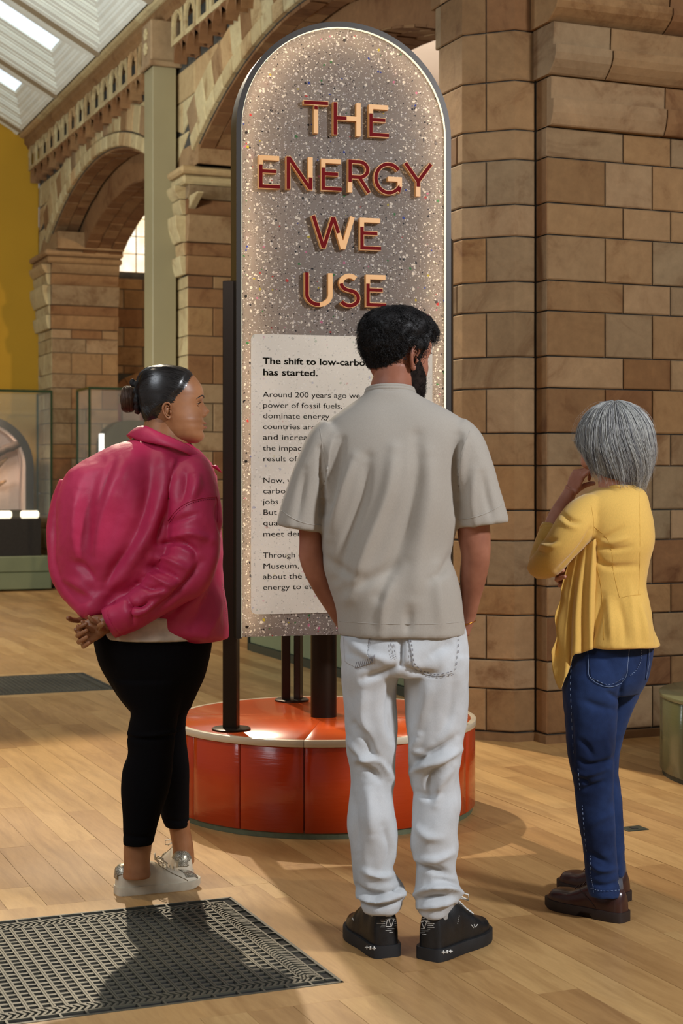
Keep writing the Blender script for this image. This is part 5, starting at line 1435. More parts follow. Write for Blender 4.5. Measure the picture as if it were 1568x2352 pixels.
# jeans
mb = MB()
column(mb, d0, [(1415, 792, 1060, 0, 88), (1450, 780, 1072, 0, 100), (1490, 779, 1076, 0, 110), (1520, 782, 1077, 0, 108), (1548, 788, 1074, 0, 90)], n=48)
column(mb, d0, [(1505, 781, 922, -.01, 84), (1545, 784, 916, -.01, 84), (1600, 789, 909, 0, 76), (1660, 793, 911, 0, 70), (1720, 798, 911, .01, 66), (1780, 806, 906, .02, 60), (1825, 803, 899, .01, 60), (1870, 797, 906, .0, 62), (1920, 798, 914, 0, 62), (1960, 803, 911, 0, 58), (2000, 808, 903, 0, 55), (2035, 813, 928, .0, 60), (2058, 822, 930, 0, 60), (2076, 828, 923, 0, 60), (2090, 834, 916, 0, 58)], n=36)
column(mb, d0, [(1505, 928, 1078, -.01, 84), (1550, 926, 1077, -.01, 84), (1620, 931, 1073, 0, 78), (1690, 937, 1065, 0, 70), (1750, 938, 1058, .01, 66), (1800, 945, 1055, .02, 60), (1845, 947, 1060, .01, 60), (1900, 944, 1052, 0, 62), (1945, 941, 1053, 0, 60), (1990, 955, 1046, 0, 56), (2025, 953, 1056, 0, 60), (2050, 949, 1061, 0, 62), (2070, 952, 1046, 0, 60), (2084, 957, 1037, 0, 58), (2098, 962, 1028, 0, 55)], n=36)
V, Fc = fuse(mb, .0055, 3)
V = fold(V, Fc, [
    ([(800, 1470), (840, 1500), (895, 1520)], 10, 5), ([(830, 1560), (880, 1545), (915, 1528)], 8, -6), ([(925, 1528), (960, 1545), (1000, 1548)], 8, -6),
    ([(922, 1465), (922, 1500), (921, 1530)], 5, -8), ([(985, 1510), (1010, 1490), (1040, 1470)], 12, -4),
    # left leg
    ([(812, 1665), (840, 1700), (855, 1735), (890, 1760)], 9, -7), ([(800, 1700), (830, 1735), (850, 1760)], 8, 6), ([(820, 1745), (850, 1742), (880, 1755), (893, 1785)], 8, 7), ([(826, 1760), (850, 1770), (870, 1790)], 7, -6), ([(845, 1800), (850, 1860), (855, 1920)], 14, 6), ([(812, 1830), (815, 1900), (820, 1960)], 10, -4),
    ([(900, 1560), (895, 1640), (900, 1700)], 10, -5), ([(835, 1580), (830, 1640), (845, 1690)], 12, 5), ([(880, 1900), (895, 1950), (880, 2000)], 10, -5),
    ([(815, 2035), (850, 2055), (900, 2050), (926, 2030)], 6, -8), ([(815, 2050), (850, 2072), (895, 2064), (930, 2050)], 6, 8), ([(826, 2068), (870, 2080), (925, 2070)], 5, -7), ([(832, 2000), (870, 2015), (900, 2010)], 8, 6), ([(870, 2060), (895, 2052), (922, 2056)], 5, 6),
    # right leg
    ([(1050, 1690), (1010, 1720), (970, 1740), (945, 1760)], 9, -7), ([(1056, 1720), (1010, 1745), (965, 1760), (945, 1772)], 8, 8), ([(1010, 1760), (985, 1785), (990, 1830)], 9, -7), ([(965, 1690), (955, 1720), (975, 1735)], 8, 6), ([(1040, 1760), (1010, 1800), (1000, 1850)], 10, 6), ([(950, 1820), (985, 1830), (1010, 1820)], 8, -5),
    ([(985, 1560), (975, 1620), (960, 1680)], 14, 5), ([(1040, 1560), (1035, 1640), (1000, 1700)], 12, -4), ([(948, 1890), (975, 1920), (1010, 1925)], 10, 5), ([(955, 1985), (990, 1995), (1035, 2010)], 8, -7), ([(950, 1975), (1000, 1975), (1040, 1960)], 8, 5),
    ([(950, 2055), (990, 2040), (1030, 2040), (1060, 2050)], 6, 8), ([(952, 2068), (990, 2060), (1040, 2058)], 6, -8), ([(1000, 2020), (1035, 2025), (1060, 2035)], 6, -5), ([(955, 2085), (1000, 2080), (1045, 2070)], 5, 6)], ppm=829, gain=2.1)
V = crumple(V, Fc, .005, 12., 8., (1, 1, .6))
V = crumple(V, Fc, .003, 22., 5., (1, 1, .8)); V = crumple(V, Fc, .0018, 40., 2., (1, 1, .6))
TJ = bvh(V, Fc); jeans = vobj('jeans', V, Fc, M_jean_w, man); tr = bvh(V, Fc)
p1 = [(790, 1462), (849, 1458), (843, 1502), (857, 1520), (820, 1534), (793, 1520)]
p2 = [(935, 1458), (1047, 1458), (1046, 1500), (1040, 1545), (1005, 1554), (975, 1549), (948, 1530), (944, 1500)]
for p in (p1, p2): patch(tr, 'back_pocket', p, .0022, M_jean_w, jeans)
for pl in ([(852, 1460), (845, 1500)], [(845, 1503), (858, 1519)], [(858, 1519), (838, 1528), (818, 1537)], [(895, 1458), (898, 1495), (902, 1515)], [(902, 1458), (906, 1498), (910, 1513)], [(934, 1458), (942, 1485), (946, 1525), (975, 1548), (1005, 1555), (1040, 1547)], [(1051, 1458), (1050, 1500), (1043, 1542)], [(938, 1458), (946, 1485), (951, 1522), (977, 1542), (1005, 1549), (1036, 1541)]):
    stitch(tr, 'seam', pl, .0009, M_thread, jeans, dash=True, k=7 if len(pl) > 2 else 12, off=.004)
for k in range(9): stitch(tr, 'bar_tack', [(816+k*5, 1535-k*2.0), (820+k*5, 1521-k*2.0)], .0009, M_thread, jeans, off=.003, k=2)
BV2 = tuck(body_m[0], TS, lambda x, y, v: (912 < y < 1240 and 742 < x < 1046) or (930 < y < 1195) or (1235 <= y < 1440 and 812 < x < 1020), .007)
BV2 = tuck(BV2, TJ, lambda x, y, v: y > 1462 and y < 2090, .006)
vobj('body', BV2, body_m[1], M_skin_m, man)
# bracelet
mb = MB(); c = at(1070, 1432, d0+.083)
mb.tube([tuple(c-man.location+Vector((.026*math.cos(a), .030*math.sin(a), .008*math.cos(a)))) for a in np.linspace(0, 2*PI, 33)], .0016, 6, cap=False)
mb.build('bracelet', M_gold, man, smooth=True)

# black trainers with white marks
def trainer(heel, toe, lab, zmark, xm, side_mark, outer):
    S = shoe(man, 'shoe', heel, toe, .106, M_rubber, M_sole_b, .034, .148, .074, label=lab, sole_out=.007)
    laces(S, M_wht, .0024, 6, .50, .74, .020, True, .035)
    mb = MB(); T = S['T']
    mb.tube([T(.16, 0, .085), T(.17, 0, .13), T(.17, 0, .16)], [.033, .033, .031], 16); mb.build('sock', M_sock, S['o'], smooth=True)
    tr = S['tree']; cx, cy = xm
    for k in range(-5, 6):
        y = cy+k*4.1; hw_ = 27*(1-abs(k)/6.8); off = 3 if k % 2 else -3
        if abs(k) <= 2: segs = ((cx-hw_+off, cx-11), (cx+11, cx+hw_+off))
        else: segs = ((cx-hw_*.62+off, cx+hw_*.62+off),)
        for a, b in segs: stitch(tr, 'printed_line', [(a, y), (b, y)], .0007, M_wht, S['o'], k=5, off=.0003)
    for pl in ([(cx-6, cy-9), (cx-9.5, cy+7)], [(cx-9.5, cy+7), (cx+2, cy+7), (cx+3, cy+4)], [(cx-10, cy-9), (cx-3, cy-9)], [(cx-3, cy-9), (cx+3, cy+8)], [(cx+3, cy+8), (cx+9, cy-9)], [(cx-6, cy-9), (cx+1, cy-9)], [(cx+6, cy-9), (cx+12, cy-9)]):
        stitch(tr, 'monogram', pl, .0011, M_wht, S['o'], k=4, off=.0005)
    for dx in (-8, 0, 8):
        x, y = side_mark[0]+dx*1.0, side_mark[1]-dx*.12*outer; q = 4.2 if dx else 3.6
        if dx:
            for pl in ([(x-q, y), (x+q, y)], [(x, y-q), (x, y+q)]): stitch(S['stree'], 'sole_mark', pl, .0017, M_wht, S['o'], k=3, off=.0004)
        else: stitch(S['stree'], 'sole_mark', [(x, y-q), (x, y+q)], .0034, M_wht, S['o'], k=3, off=.0)
    return S
S1 = trainer((.128, 4.44), (.046, 4.68), 'left black trainer with white monogram', 0, (895, 2121), (851, 2177), -1)
S2 = trainer((.234, 4.415), (.402, 4.64), 'right black trainer with white monogram', 0, (971, 2126), (1026, 2186), 1)
stitch(S2['tree'], 'side_logo', [(1081, 2124), (1087, 2131)], .0012, M_wht, S2['o'], k=3, off=.0005); stitch(S2['tree'], 'side_logo', [(1088, 2123), (1090, 2130), (1096, 2123)], .0012, M_wht, S2['o'], k=2, off=.0005)
stitch(S2['tree'], 'side_text', [(1050, 2122), (1054, 2103)], .0012, M_wht, S2['o'], k=9, off=.0004, dash=True)
stitch(S1['tree'], 'side_logo', [(809, 2108), (812, 2114)], .0012, M_wht, S1['o'], k=3, off=.0005)
# ================================================================== woman in the mustard cardigan (right)
M_skin_l = skin_mat('skin_fair', srgb(186, 132, 108), srgb(168, 112, 90), srgb(204, 150, 124))
M_yel = cloth_mat('mustard_suede', srgb(212, 170, 84), .85, 500, .15, .03, .25)
M_denim = cloth_mat('blue_denim', srgb(18, 32, 64), .9, 900, .4, .10, .05, .2, fade=srgb(36, 56, 98), fscale=5.)
M_denim_thread = plain('pale_denim_thread', srgb(120, 138, 170), .9)
M_brownl = plain('brown_shoe_leather', srgb(58, 30, 24), .3, noise_amt=.15, scale=20, coat=.2, bmp=.1, bscale=150)
M_solebr = plain('dark_shoe_sole', srgb(40, 28, 24), .55)
M_g1 = plain('silver_hair', srgb(186, 186, 180), .4, noise_amt=.05, spec=.6); M_g2 = plain('grey_hair', srgb(132, 132, 134), .4, noise_amt=.05, spec=.6)
M_g3 = plain('dark_grey_hair', srgb(78, 78, 84), .4, noise_amt=.05); M_g4 = plain('charcoal_hair', srgb(44, 43, 48), .4, noise_amt=.05)
d0 = 4.84
lady = empty('person', (.80, 4.84, 0)); tag(lady, 'grey-haired woman in a mustard cardigan and blue jeans with a hand at her chin', 'person')
yaw = math.radians(-58); Cl = at(1393, 1083, d0+.02); Tl = local_T(Cl, yaw, -.06)
RL = [(z*.94, f*.93, b*.93, w*.93) for z, f, b, w in ROWS]
Gl = head_grid(RL, feats=face_feats(.112, .120, .084, .072, .023, .057, 0, lip=.003))
HV = apply_T(Tl, Gl).reshape(-1, 3)
mb = MB()
limb(mb, d0, [(1405, 1050, .0, 34, 38), (1408, 1090, .0, 35, 38), (1412, 1125, .0, 40, 42), (1414, 1150, .0, 60, 46)])
column(mb, d0, [(1140, 1370, 1470, 0, 40), (1175, 1345, 1480, 0, 62), (1250, 1345, 1485, 0, 74), (1320, 1345, 1470, 0, 68), (1400, 1335, 1475, 0, 74), (1480, 1325, 1485, 0, 84), (1540, 1330, 1460, 0, 70)])
# near (left) arm: upper arm forward, forearm raised to the chin
limb(mb, d0, [(1350, 1165, -.02, 24, 28), (1315, 1215, -.05, 24, 26), (1275, 1268, -.04, 20, 24), (1250, 1288, .0, 18, 22)])
limb(mb, d0, [(1248, 1288, .0, 18, 22), (1256, 1242, .06, 18, 21), (1274, 1190, .10, 18, 21), (1296, 1150, .13, 15, 18), (1309, 1128, .14, 14, 17)])
# other arm across the body
limb(mb, d0, [(1440, 1170, .08, 28, 32), (1430, 1250, .16, 26, 30), (1395, 1310, .20, 24, 26), (1340, 1325, .16, 20, 22), (1305, 1322, .10, 16, 19)])
for a, b in ((1372, 0), (1415, .09)):
    limb(mb, d0, [(a+14, 1500, b, 44, 56), (a, 1650, b, 34, 42), (a+0, 1800, b+.01, 27, 32), (a+6, 1900, b, 27, 34), (a+10, 1980, b, 18, 22), (a+10, 2035-b*400, b, 16, 18)])
BV, BF = fuse(mb, .0052, 4)
hm = MB()
w = at(1309, 1130, d0+.14); hand(hm, w, at(1330, 1086, d0+.12)-w, Vector((.75, .4, -.1)), -1, [(30, 50, 30), (45, 60, 30), (60, 70, 40), (70, 70, 40)], .82, (15, 20, 15), tdir=(.75, .1, .55))
w = at(1306, 1322, d0+.10); hand(hm, w, at(1272, 1326, d0+.02)-w, Vector((.2, -.9, .2)), 1, [(20, 35, 20)]*4, .90, (20, 20, 15))
H2, HF2 = fuse(hm, .0024, 3)
em = MB(); ear(em, lambda p: Tl(Vector((-.012, .068, .10))+Vector((p.x, p.y, p.z))), 1, .95)
V, Fc, _ = merge_meshes([(BV, BF, 0), (HV, grid_faces(110, 128), 0), (H2, HF2, 0), ([tuple(v) for v in em.v], em.f, 0)])
body_l = (V, Fc)
for sg in (-1, 1):
    eb = MB(); ball(eb, Tl((.067, sg*.029, .112))-lady.location, .0110, 14, 10); eb.build('eyeball', M_eyew, lady, smooth=True)
for sg in (-1, 1):
    eb = MB(); eb.tube([Tl((.084, sg*.014, .128))-lady.location, Tl((.083, sg*.028, .133))-lady.location, Tl((.074, sg*.042, .128))-lady.location], [.002, .0025, .001], 6); eb.build('eyebrow', M_g3, lady, smooth=True)
# chin-length layered bob
hc = at(1411, 1010, d0+.01)
fw = Vector((math.sin(yaw), math.cos(yaw), 0)); lf = Vector((-math.cos(yaw), math.sin(yaw), 0))
AF, AS, BU = .108, .112, .110
def bob_point(phi, s, lift, zend, tuck, wav, ph):
    """phi azimuth from the face direction, s 0..1 along the strand"""
    # arc length split: crown cap then fall
    cap = .46
    if s < cap:
        al = (s/cap)*PI/2; r = math.sin(al); z = BU*math.cos(al)
    else:
        t = (s-cap)/(1-cap); r = 1.0+.05*math.sin(PI*min(1, t*1.3))-tuck*t*t; z = -t*zend
    ex = r*(AF+lift)*math.cos(phi); ey = r*(AS+lift)*math.sin(phi)
    zz = z+lift*.8*(math.cos(min(1, s/cap)*PI/2)); wv = wav*math.sin(ph+s*5)
    return hc+fw*(ex-.002)+lf*(ey+wv)+Vector((0, 0, zz))+fw*wv*.6
def zend_of(phi):
    a = abs((phi+PI) % (2*PI)-PI)          # 0 at the face
    if a < .45: return .010
    if a < 1.0: return .010+(.115-.010)*(a-.45)/.55
    return np.interp(a, [1.0, 1.7, 2.4, PI], [.115, .135, .150, .150])
# under-shell
vs = []; na, nz = 72, 26
for j in range(nz):
    for i in range(na):
        phi = 2*PI*i/na; vs.append(bob_point(phi, j/(nz-1)*.96, -.009, zend_of(phi)*.92, .30, 0, 0))
fs = [(j*na+i, (j+1)*na+i, (j+1)*na+(i+1) % na, j*na+(i+1) % na) for j in range(nz-1) for i in range(na)]
TH_ = bvh(vs, fs); hairL = vobj('hair', [tuple(v) for v in vs], fs, M_g4, lady)
lines = []; mi = []; rad = []
part = 0.0
for k in range(8200):
    phi = random.uniform(0, 2*PI); lift = random.gauss(.0, .0045); ze = zend_of(phi)*random.uniform(.72, 1.10); ph = random.uniform(0, 6.28)
    s0 = random.choice((0.02, 0.02, .1, .22, .35)); s1 = random.uniform(.86, 1.02) if random.random() < .7 else random.uniform(.6, .9)
    clump = mnoise.noise(Vector((math.cos(phi)*7, math.sin(phi)*7, 1.3)))
    tw = .55*mnoise.noise(Vector((math.cos(phi)*2.4, math.sin(phi)*2.4, 4.)))+random.gauss(0, .03)
    sw = .45*math.sin(phi*1.0-1.0)
    P = [bob_point(phi+(tw+sw)*t*t*(1.4), t, lift-(.004 if t > .9 else 0), ze, .24+.14*clump+random.gauss(0, .05), .0012, ph) for t in np.linspace(s0, s1, 12)]
    lines.append([tuple(p) for p in P])
    b = .5+.5*mnoise.noise(Vector((math.cos(phi)*11, math.sin(phi)*11, 7.)))+random.gauss(.06, .26)+(.12 if math.sin(phi) > 0 else 0)
    mi.append(0 if b > .66 else 1 if b > .42 else 2 if b > .16 else 3); rad.append(random.uniform(.00040, .00070))
strands('hair_strands', lines, rad, M_g1, hairL, mats=[M_g1, M_g2, M_g3, M_g4], mi=mi)
fl = []
for k in range(90):
    phi = random.uniform(0, 2*PI); o = random.uniform(.006, .02); s0 = random.uniform(0, .4)
    fl.append([tuple(bob_point(phi+t*.5, s0+t*.45, .004+o*math.sin(PI*t), zend_of(phi), .2, .004, k)) for t in np.linspace(0, 1, 9)])
strands('flyaway_hairs', fl, .00022, M_g1, hairL)

# cardigan
mb = MB()
column(mb, d0, [(1116, 1386, 1452, .0, 40), (1124, 1362, 1474, .0, 46), (1138, 1338, 1484, .0, 58), (1160, 1326, 1490, 0, 72), (1200, 1326, 1500, .0, 84), (1250, 1338, 1500, .0, 86), (1300, 1336, 1487, .0, 78), (1345, 1330, 1483, .0, 78), (1390, 1328, 1491, .0, 86), (1435, 1326, 1502, .0, 98), (1476, 1326, 1513, .0, 104), (1482, 1328, 1514, 0, 103)], n=44, pw=2.25)
# near sleeve
limb(mb, d0, [(1362, 1158, -.02, 34, 42), (1340, 1185, -.04, 45, 46), (1312, 1222, -.065, 46, 46), (1282, 1262, -.06, 40, 42), (1256, 1293, -.03, 36, 38), (1238, 1300, .01, 26, 34)])
limb(mb, d0, [(1244, 1304, -.01, 28, 34), (1243, 1285, .03, 28, 33), (1252, 1255, .06, 27, 32), (1266, 1218, .085, 26, 30)])
# far sleeve crossing in front
limb(mb, d0, [(1448, 1165, .08, 36, 40), (1440, 1250, .17, 34, 38), (1400, 1312, .20, 30, 32), (1345, 1327, .17, 26, 28)])
V, Fc = fuse(mb, .0058, 4)
V = fold(V, Fc, [([(1362, 1250), (1400, 1230), (1430, 1212)], 6, -4), ([(1352, 1258), (1390, 1300), (1460, 1300)], 7, -5), ([(1362, 1255), (1410, 1262), (1450, 1255)], 5, -4), ([(1372, 1240), (1400, 1246), (1440, 1236)], 5, 4),
    ([(1355, 1215), (1330, 1262), (1280, 1310)], 5, -5), ([(1290, 1180), (1310, 1195), (1330, 1200)], 5, -5), ([(1285, 1195), (1305, 1208), (1325, 1212)], 5, 4), ([(1240, 1235), (1262, 1243), (1275, 1240)], 5, -5), ([(1236, 1250), (1262, 1256), (1280, 1250)], 5, 5), ([(1228, 1262), (1250, 1272)], 5, -4),
    ([(1420, 1380), (1432, 1430), (1436, 1478)], 8, -5), ([(1398, 1380), (1402, 1430), (1404, 1478)], 8, 5), ([(1466, 1380), (1478, 1430), (1486, 1480)], 8, 5), ([(1382, 1370), (1368, 1430), (1350, 1478)], 9, -6), ([(1500, 1420), (1506, 1450), (1508, 1480)], 5, -4), ([(1345, 1360), (1335, 1420), (1330, 1475)], 7, 6), ([(1445, 1340), (1452, 1400), (1460, 1478)], 7, 3)], ppm=764)
V = crumple(V, Fc, .003, 14., 5.)
TC = bvh(V, Fc); card = vobj('cardigan', V, Fc, M_yel, lady); tr = bvh(V, Fc)
for pl in ([(1357, 1160), (1363, 1200), (1360, 1235), (1350, 1255)], [(1364, 1210), (1392, 1235), (1405, 1270), (1407, 1305), (1414, 1340), (1422, 1372)], [(1467, 1130), (1469, 1250), (1466, 1366)], [(1427, 1373), (1447, 1368), (1470, 1366)], [(1352, 1262), (1375, 1320), (1384, 1400), (1386, 1470)]):
    stitch(tr, 'seam', pl, .0007, plain('mustard_seam', srgb(186, 142, 56), .9) if 'mustard_seam' not in MATS else MATS['mustard_seam'], card)
# neckline band
mb = MB(); cc = at(1418, 1122, d0)-lady.location
mb.tube([(cc.x+.050*math.cos(a), cc.y+.050*math.sin(a), cc.z-.006*math.sin(a)) for a in np.linspace(0, 2*PI, 41)], .0075, 8, cap=False); mb.build('neckband', M_yel, card, smooth=True)
# turned-up cuff
mb = MB(); a = at(1262, 1226, d0+.08); b = at(1268, 1212, d0+.087); mb.tube([a-lady.location, (a+b)/2-lady.location, b-lady.location], [.0355, .0365, .0352], 24); mb.build('cuff', M_yel, card, smooth=True)
# waterfall drape: pleated cloth hanging from the open front, falling to a point
def drape():
    bot = crom([(0, 1265, 1498), (.10, 1273, 1540), (.17, 1289, 1583), (.24, 1295, 1562), (.33, 1306, 1533), (.41, 1312, 1527), (.48, 1318, 1505), (.60, 1333, 1500), (.75, 1350, 1495), (.88, 1364, 1489), (1, 1380, 1481)], 4)
    n, m = 90, 40; vs = []
    for i in range(n+1):
        t = i/n; xb = np.interp(t, bot[:, 0], bot[:, 1]); yb = np.interp(t, bot[:, 0], bot[:, 2]); xt = 1312+62*t; yt = 1276-43*t
        for j in range(m+1):
            g = j/m; bow = -7*math.sin(PI*min(1, g*1.15))*(1-t)
            x = xt+(xb-xt)*g**.85+bow+(4*math.sin(g*16+1)*(1-t)**6 if g > .35 else 0); y = yt+(yb-yt)*g
            am = (.003+.013*g)*(1-.45*t)*min(1, (1-t)*6); d = d0-.035-.068*t+.05*max(0, (t-.80)/.2)**2-.02*g*(1-t)+am*math.sin(2*PI*(3.4*t+.10*math.sin(g*3)))+.02*g*g*math.exp(-((t-.17)/.08)**2)
            vs.append(at(x+4.5*g*math.cos(2*PI*3.4*t)*(1-t), y, d)-lady.location)
    fs = [(i*(m+1)+j, (i+1)*(m+1)+j, (i+1)*(m+1)+j+1, i*(m+1)+j+1) for i in range(n) for j in range(m)]
    o = mesh_obj('front_drape', vs, fs, M_yel, card, True); q = o.modifiers.new('t', 'SOLIDIFY'); q.thickness = .0022; q.offset = 0
drape()

# jeans
mb = MB()
column(mb, d0, [(1440, 1328, 1490, .03, 84), (1480, 1316, 1499, .03, 96), (1520, 1306, 1494, .03, 98), (1560, 1296, 1484, .03, 92), (1590, 1293, 1468, .04, 80)], n=44)
column(mb, d0, [(1500, 1318, 1435, .0, 72), (1545, 1294, 1438, -.005, 78), (1585, 1291, 1421, -.01, 70), (1640, 1296, 1417, -.01, 62), (1690, 1301, 1415, -.01, 58), (1740, 1305, 1409, -.01, 54), (1790, 1315, 1405, -.01, 50), (1840, 1322, 1411, -.01, 46), (1890, 1329, 1414, -.01, 46), (1940, 1338, 1415, -.01, 44), (1990, 1343, 1418, -.01, 42), (2030, 1347, 1422, -.01, 42), (2056, 1352, 1424, -.01, 42)], n=34)
column(mb, d0, [(1500, 1370, 1488, .07, 64), (1545, 1362, 1488, .09, 64), (1590, 1362, 1468, .11, 60), (1640, 1362, 1447, .12, 54), (1700, 1360, 1428, .13, 48), (1760, 1362, 1420, .13, 44), (1820, 1366, 1425, .12, 42), (1900, 1372, 1431, .12, 42), (1950, 1376, 1434, .12, 40), (2010, 1384, 1433, .12, 38)], n=30)
V, Fc = fuse(mb, .0052, 7)
V = fold(V, Fc, [([(1330, 1745), (1350, 1757), (1385, 1752), (1405, 1738)], 6, -6), ([(1322, 1770), (1345, 1780), (1390, 1765)], 6, 5), ([(1328, 1815), (1355, 1808), (1385, 1795)], 6, -6), ([(1335, 1790), (1352, 1800)], 5, -5), ([(1330, 1700), (1348, 1715), (1362, 1738)], 6, -4), ([(1395, 1590), (1410, 1600), (1420, 1612)], 5, -4), ([(1340, 1610), (1380, 1625), (1415, 1630)], 8, -4),
    ([(1355, 1960), (1380, 1975), (1400, 1985)], 6, -5), ([(1350, 1975), (1375, 1998), (1415, 1995)], 6, 5), ([(1350, 1900), (1380, 1880), (1405, 1870)], 8, 3), ([(1350, 2025), (1385, 2035), (1420, 2025)], 5, -4), ([(1310, 1640), (1312, 1700), (1318, 1760)], 5, -3), ([(1440, 1545), (1428, 1575), (1420, 1600)], 5, -6), ([(1395, 1700), (1400, 1760), (1398, 1830)], 8, 4)], ppm=764)
V = crumple(V, Fc, .0035, 14., 1., (1, 1, .6)); V = crumple(V, Fc, .0012, 45., 2.)
TJ = bvh(V, Fc); jn = vobj('jeans', V, Fc, M_denim, lady); tr = bvh(V, Fc)
patch(tr, 'back_pocket', [(1350, 1484), (1445, 1482), (1441, 1520), (1433, 1560), (1396, 1577), (1356, 1556), (1352, 1520)], .002, M_denim, jn)
patch(tr, 'back_pocket', [(1488, 1484), (1497, 1484), (1492, 1525), (1484, 1560), (1481, 1560)], .0015, M_denim, jn, step=2)
for pl, da in (([(1350, 1486), (1352, 1525), (1356, 1557), (1396, 1577), (1434, 1560), (1441, 1520), (1445, 1483)], False), ([(1355, 1555), (1396, 1572), (1431, 1556)], True), ([(1488, 1485), (1489, 1520), (1481, 1560)], False), ([(1471, 1484), (1471, 1510), (1462, 1535), (1445, 1552)], True),
               ([(1313, 1520), (1311, 1580), (1314, 1650), (1318, 1735)], True), ([(1328, 1765), (1333, 1820)], True), ([(1338, 1850), (1342, 1900), (1348, 1958)], True), ([(1357, 1965), (1358, 2010), (1362, 2032), (1364, 2050)], True), ([(1358, 2040), (1385, 2046), (1423, 2044)], True)):
    stitch(tr, 'seam', pl, .0008, M_denim_thread, jn, dash=da, k=10, off=.0028)
nb = len(BV); HB = body_l[0][nb+len(HV):]; LV = body_l[0][:nb+len(HV)]
LV = tuck(LV, TC, lambda x, y, v: y > 1128 and y < 1470 and (x > 1326 or y > 1214), .006)
LV = tuck(LV, TJ, lambda x, y, v: 1470 < y < 2045, .005)
cz = lambda v: (v[2]-1.4)
LV = tuck(LV, TH_, lambda x, y, v: y < 990 or (y < 1095 and x > 1345), .004, .06)
LV = np.concatenate([LV, HB])
vobj('body', LV, body_l[1], M_skin_l, lady)
# brown leather shoes
sh = {}
for nm, heel, toe, lab in (('near', (.846, 4.80), (.645, 4.985), 'left brown shoe nearer the camera'), ('far', (.892, 5.03), (.71, 5.20), 'right brown shoe further back')):
    S = shoe(lady, 'shoe', heel, toe, .092, M_brownl, M_solebr, .030, .100, .064, heel_block=.014, label=lab, sole_out=.004)
    laces(S, M_brownl, .0018, 3, .50, .60, .016, False)
    mb = MB(); T = S['T']; mb.tube([T(.16, 0, .07), T(.17, 0, .12)], [.033, .030], 14); mb.build('sock', M_g3, S['o'], smooth=True)
    mb = MB(); 
    for side in (-1, 1):
        mb.tube([T(s, side*(S['hw'](s)*.965), z) for s, z in ((.30, .034), (.36, .05), (.44, .066), (.50, .080))], .0012, 5)
    mb.build('side_seam', M_solebr, S['o'], smooth=True); sh[nm] = S
# ================================================================== woman in the pink jacket (left), in profile to the right
M_skin_w = skin_mat('skin_brown', srgb(152, 103, 68), srgb(136, 88, 55), srgb(170, 118, 80), .42)
def leather():
    m, nt, b = new_mat('pink_leather'); co = node(nt, 'ShaderNodeNewGeometry')
    n1 = node(nt, 'ShaderNodeTexNoise', i_Scale=5., i_Detail=4.); nt.links.new(co.outputs['Position'], n1.inputs['Vector'])
    nt.links.new(ramp(nt, n1.outputs[0], [(.3, srgb(176, 34, 74)), (.7, srgb(194, 48, 90))]), b.inputs['Base Color'])
    b.inputs['Roughness'].default_value = .50; b.inputs['Specular IOR Level'].default_value = .45
    n2 = node(nt, 'ShaderNodeTexNoise', i_Scale=26., i_Detail=6., i_Roughness=.6); nt.links.new(co.outputs['Position'], n2.inputs['Vector']); bump(nt, b, n2.outputs[0], .25, .006); return m
M_pink = leather()
M_legg = cloth_mat('black_jersey', (.004, .0035, .004, 1), .9, 900, .1, .1, .0, .08)
M_tee = plain('cream_tee', srgb(200, 186, 168), .9)
M_trn = plain('off_white_trainer', srgb(206, 196, 174), .5, noise_amt=.04, scale=15); M_trs = plain('trainer_sole', srgb(196, 186, 164), .7, noise_amt=.08, scale=20)
def glit():
    m, nt, b = new_mat('silver_glitter'); co = node(nt, 'ShaderNodeNewGeometry')
    v = node(nt, 'ShaderNodeTexVoronoi', i_Scale=700.); nt.links.new(co.outputs['Position'], v.inputs['Vector'])
    s = node(nt, 'ShaderNodeSeparateColor'); nt.links.new(v.outputs['Color'], s.inputs[0])
    nt.links.new(ramp(nt, s.outputs[0], [(0, srgb(112, 104, 88)), (.7, srgb(150, 142, 122)), (.93, srgb(240, 236, 220))]), b.inputs['Base Color'])
    b.inputs['Metallic'].default_value = .6; b.inputs['Roughness'].default_value = .35; return m
M_glit = glit()
M_hairsleek = plain('sleek_black_hair', (.010, .008, .007, 1), .28, noise_amt=.3, scale=10, spec=.7)
M_bun = plain('brown_bun_hair', srgb(72, 50, 34), .45, noise_amt=.2, scale=40)
M_scr = plain('black_scrunchie', (.006, .006, .007, 1), .7, bmp=.5, bscale=120)
d0 = 5.14
wom = empty('person', (-.56, 5.14, 0)); tag(wom, 'woman in a pink leather jacket and black leggings, hands clasped behind her back', 'person')
PW = F/d0
Cw = at(385, 1018, d0)               # chin level, ear axis
yawW = math.radians(84)
Tw = local_T(Cw, yawW)
prof = [(1018, 452, 392, .026), (1012, 463, 375, .046), (1003, 469, 361, .060), (990, 467, 352, .069), (982, 468, 347, .072), (974, 467, 343, .074), (966, 467, 339, .076), (959, 465, 335, .077), (950, 464, 331, .078), (935, 464, 326, .079), (923, 465, 323, .080), (910, 467, 320, .080), (897, 466, 319, .080), (880, 459, 321, .077), (863, 445, 327, .069), (853, 428, 334, .059), (847, 408, 344, .044), (843, 385, 365, .018)]
RW = [((1018-y)/PW, (f-385)/PW*1.0, (b-385)/PW, w) for y, f, b, w in prof]
zf = lambda y: (1018-y)/PW
Gw = head_grid(RW, nz=130, na=150, wpow=2.25, feats=face_feats(zf(929), zf(921), zf(944), zf(960), .0245, zf(976.5), 0, eye_y=.031, lip=.0095))
HV = apply_T(Tw, Gw).reshape(-1, 3); HF = grid_faces(130, 150)
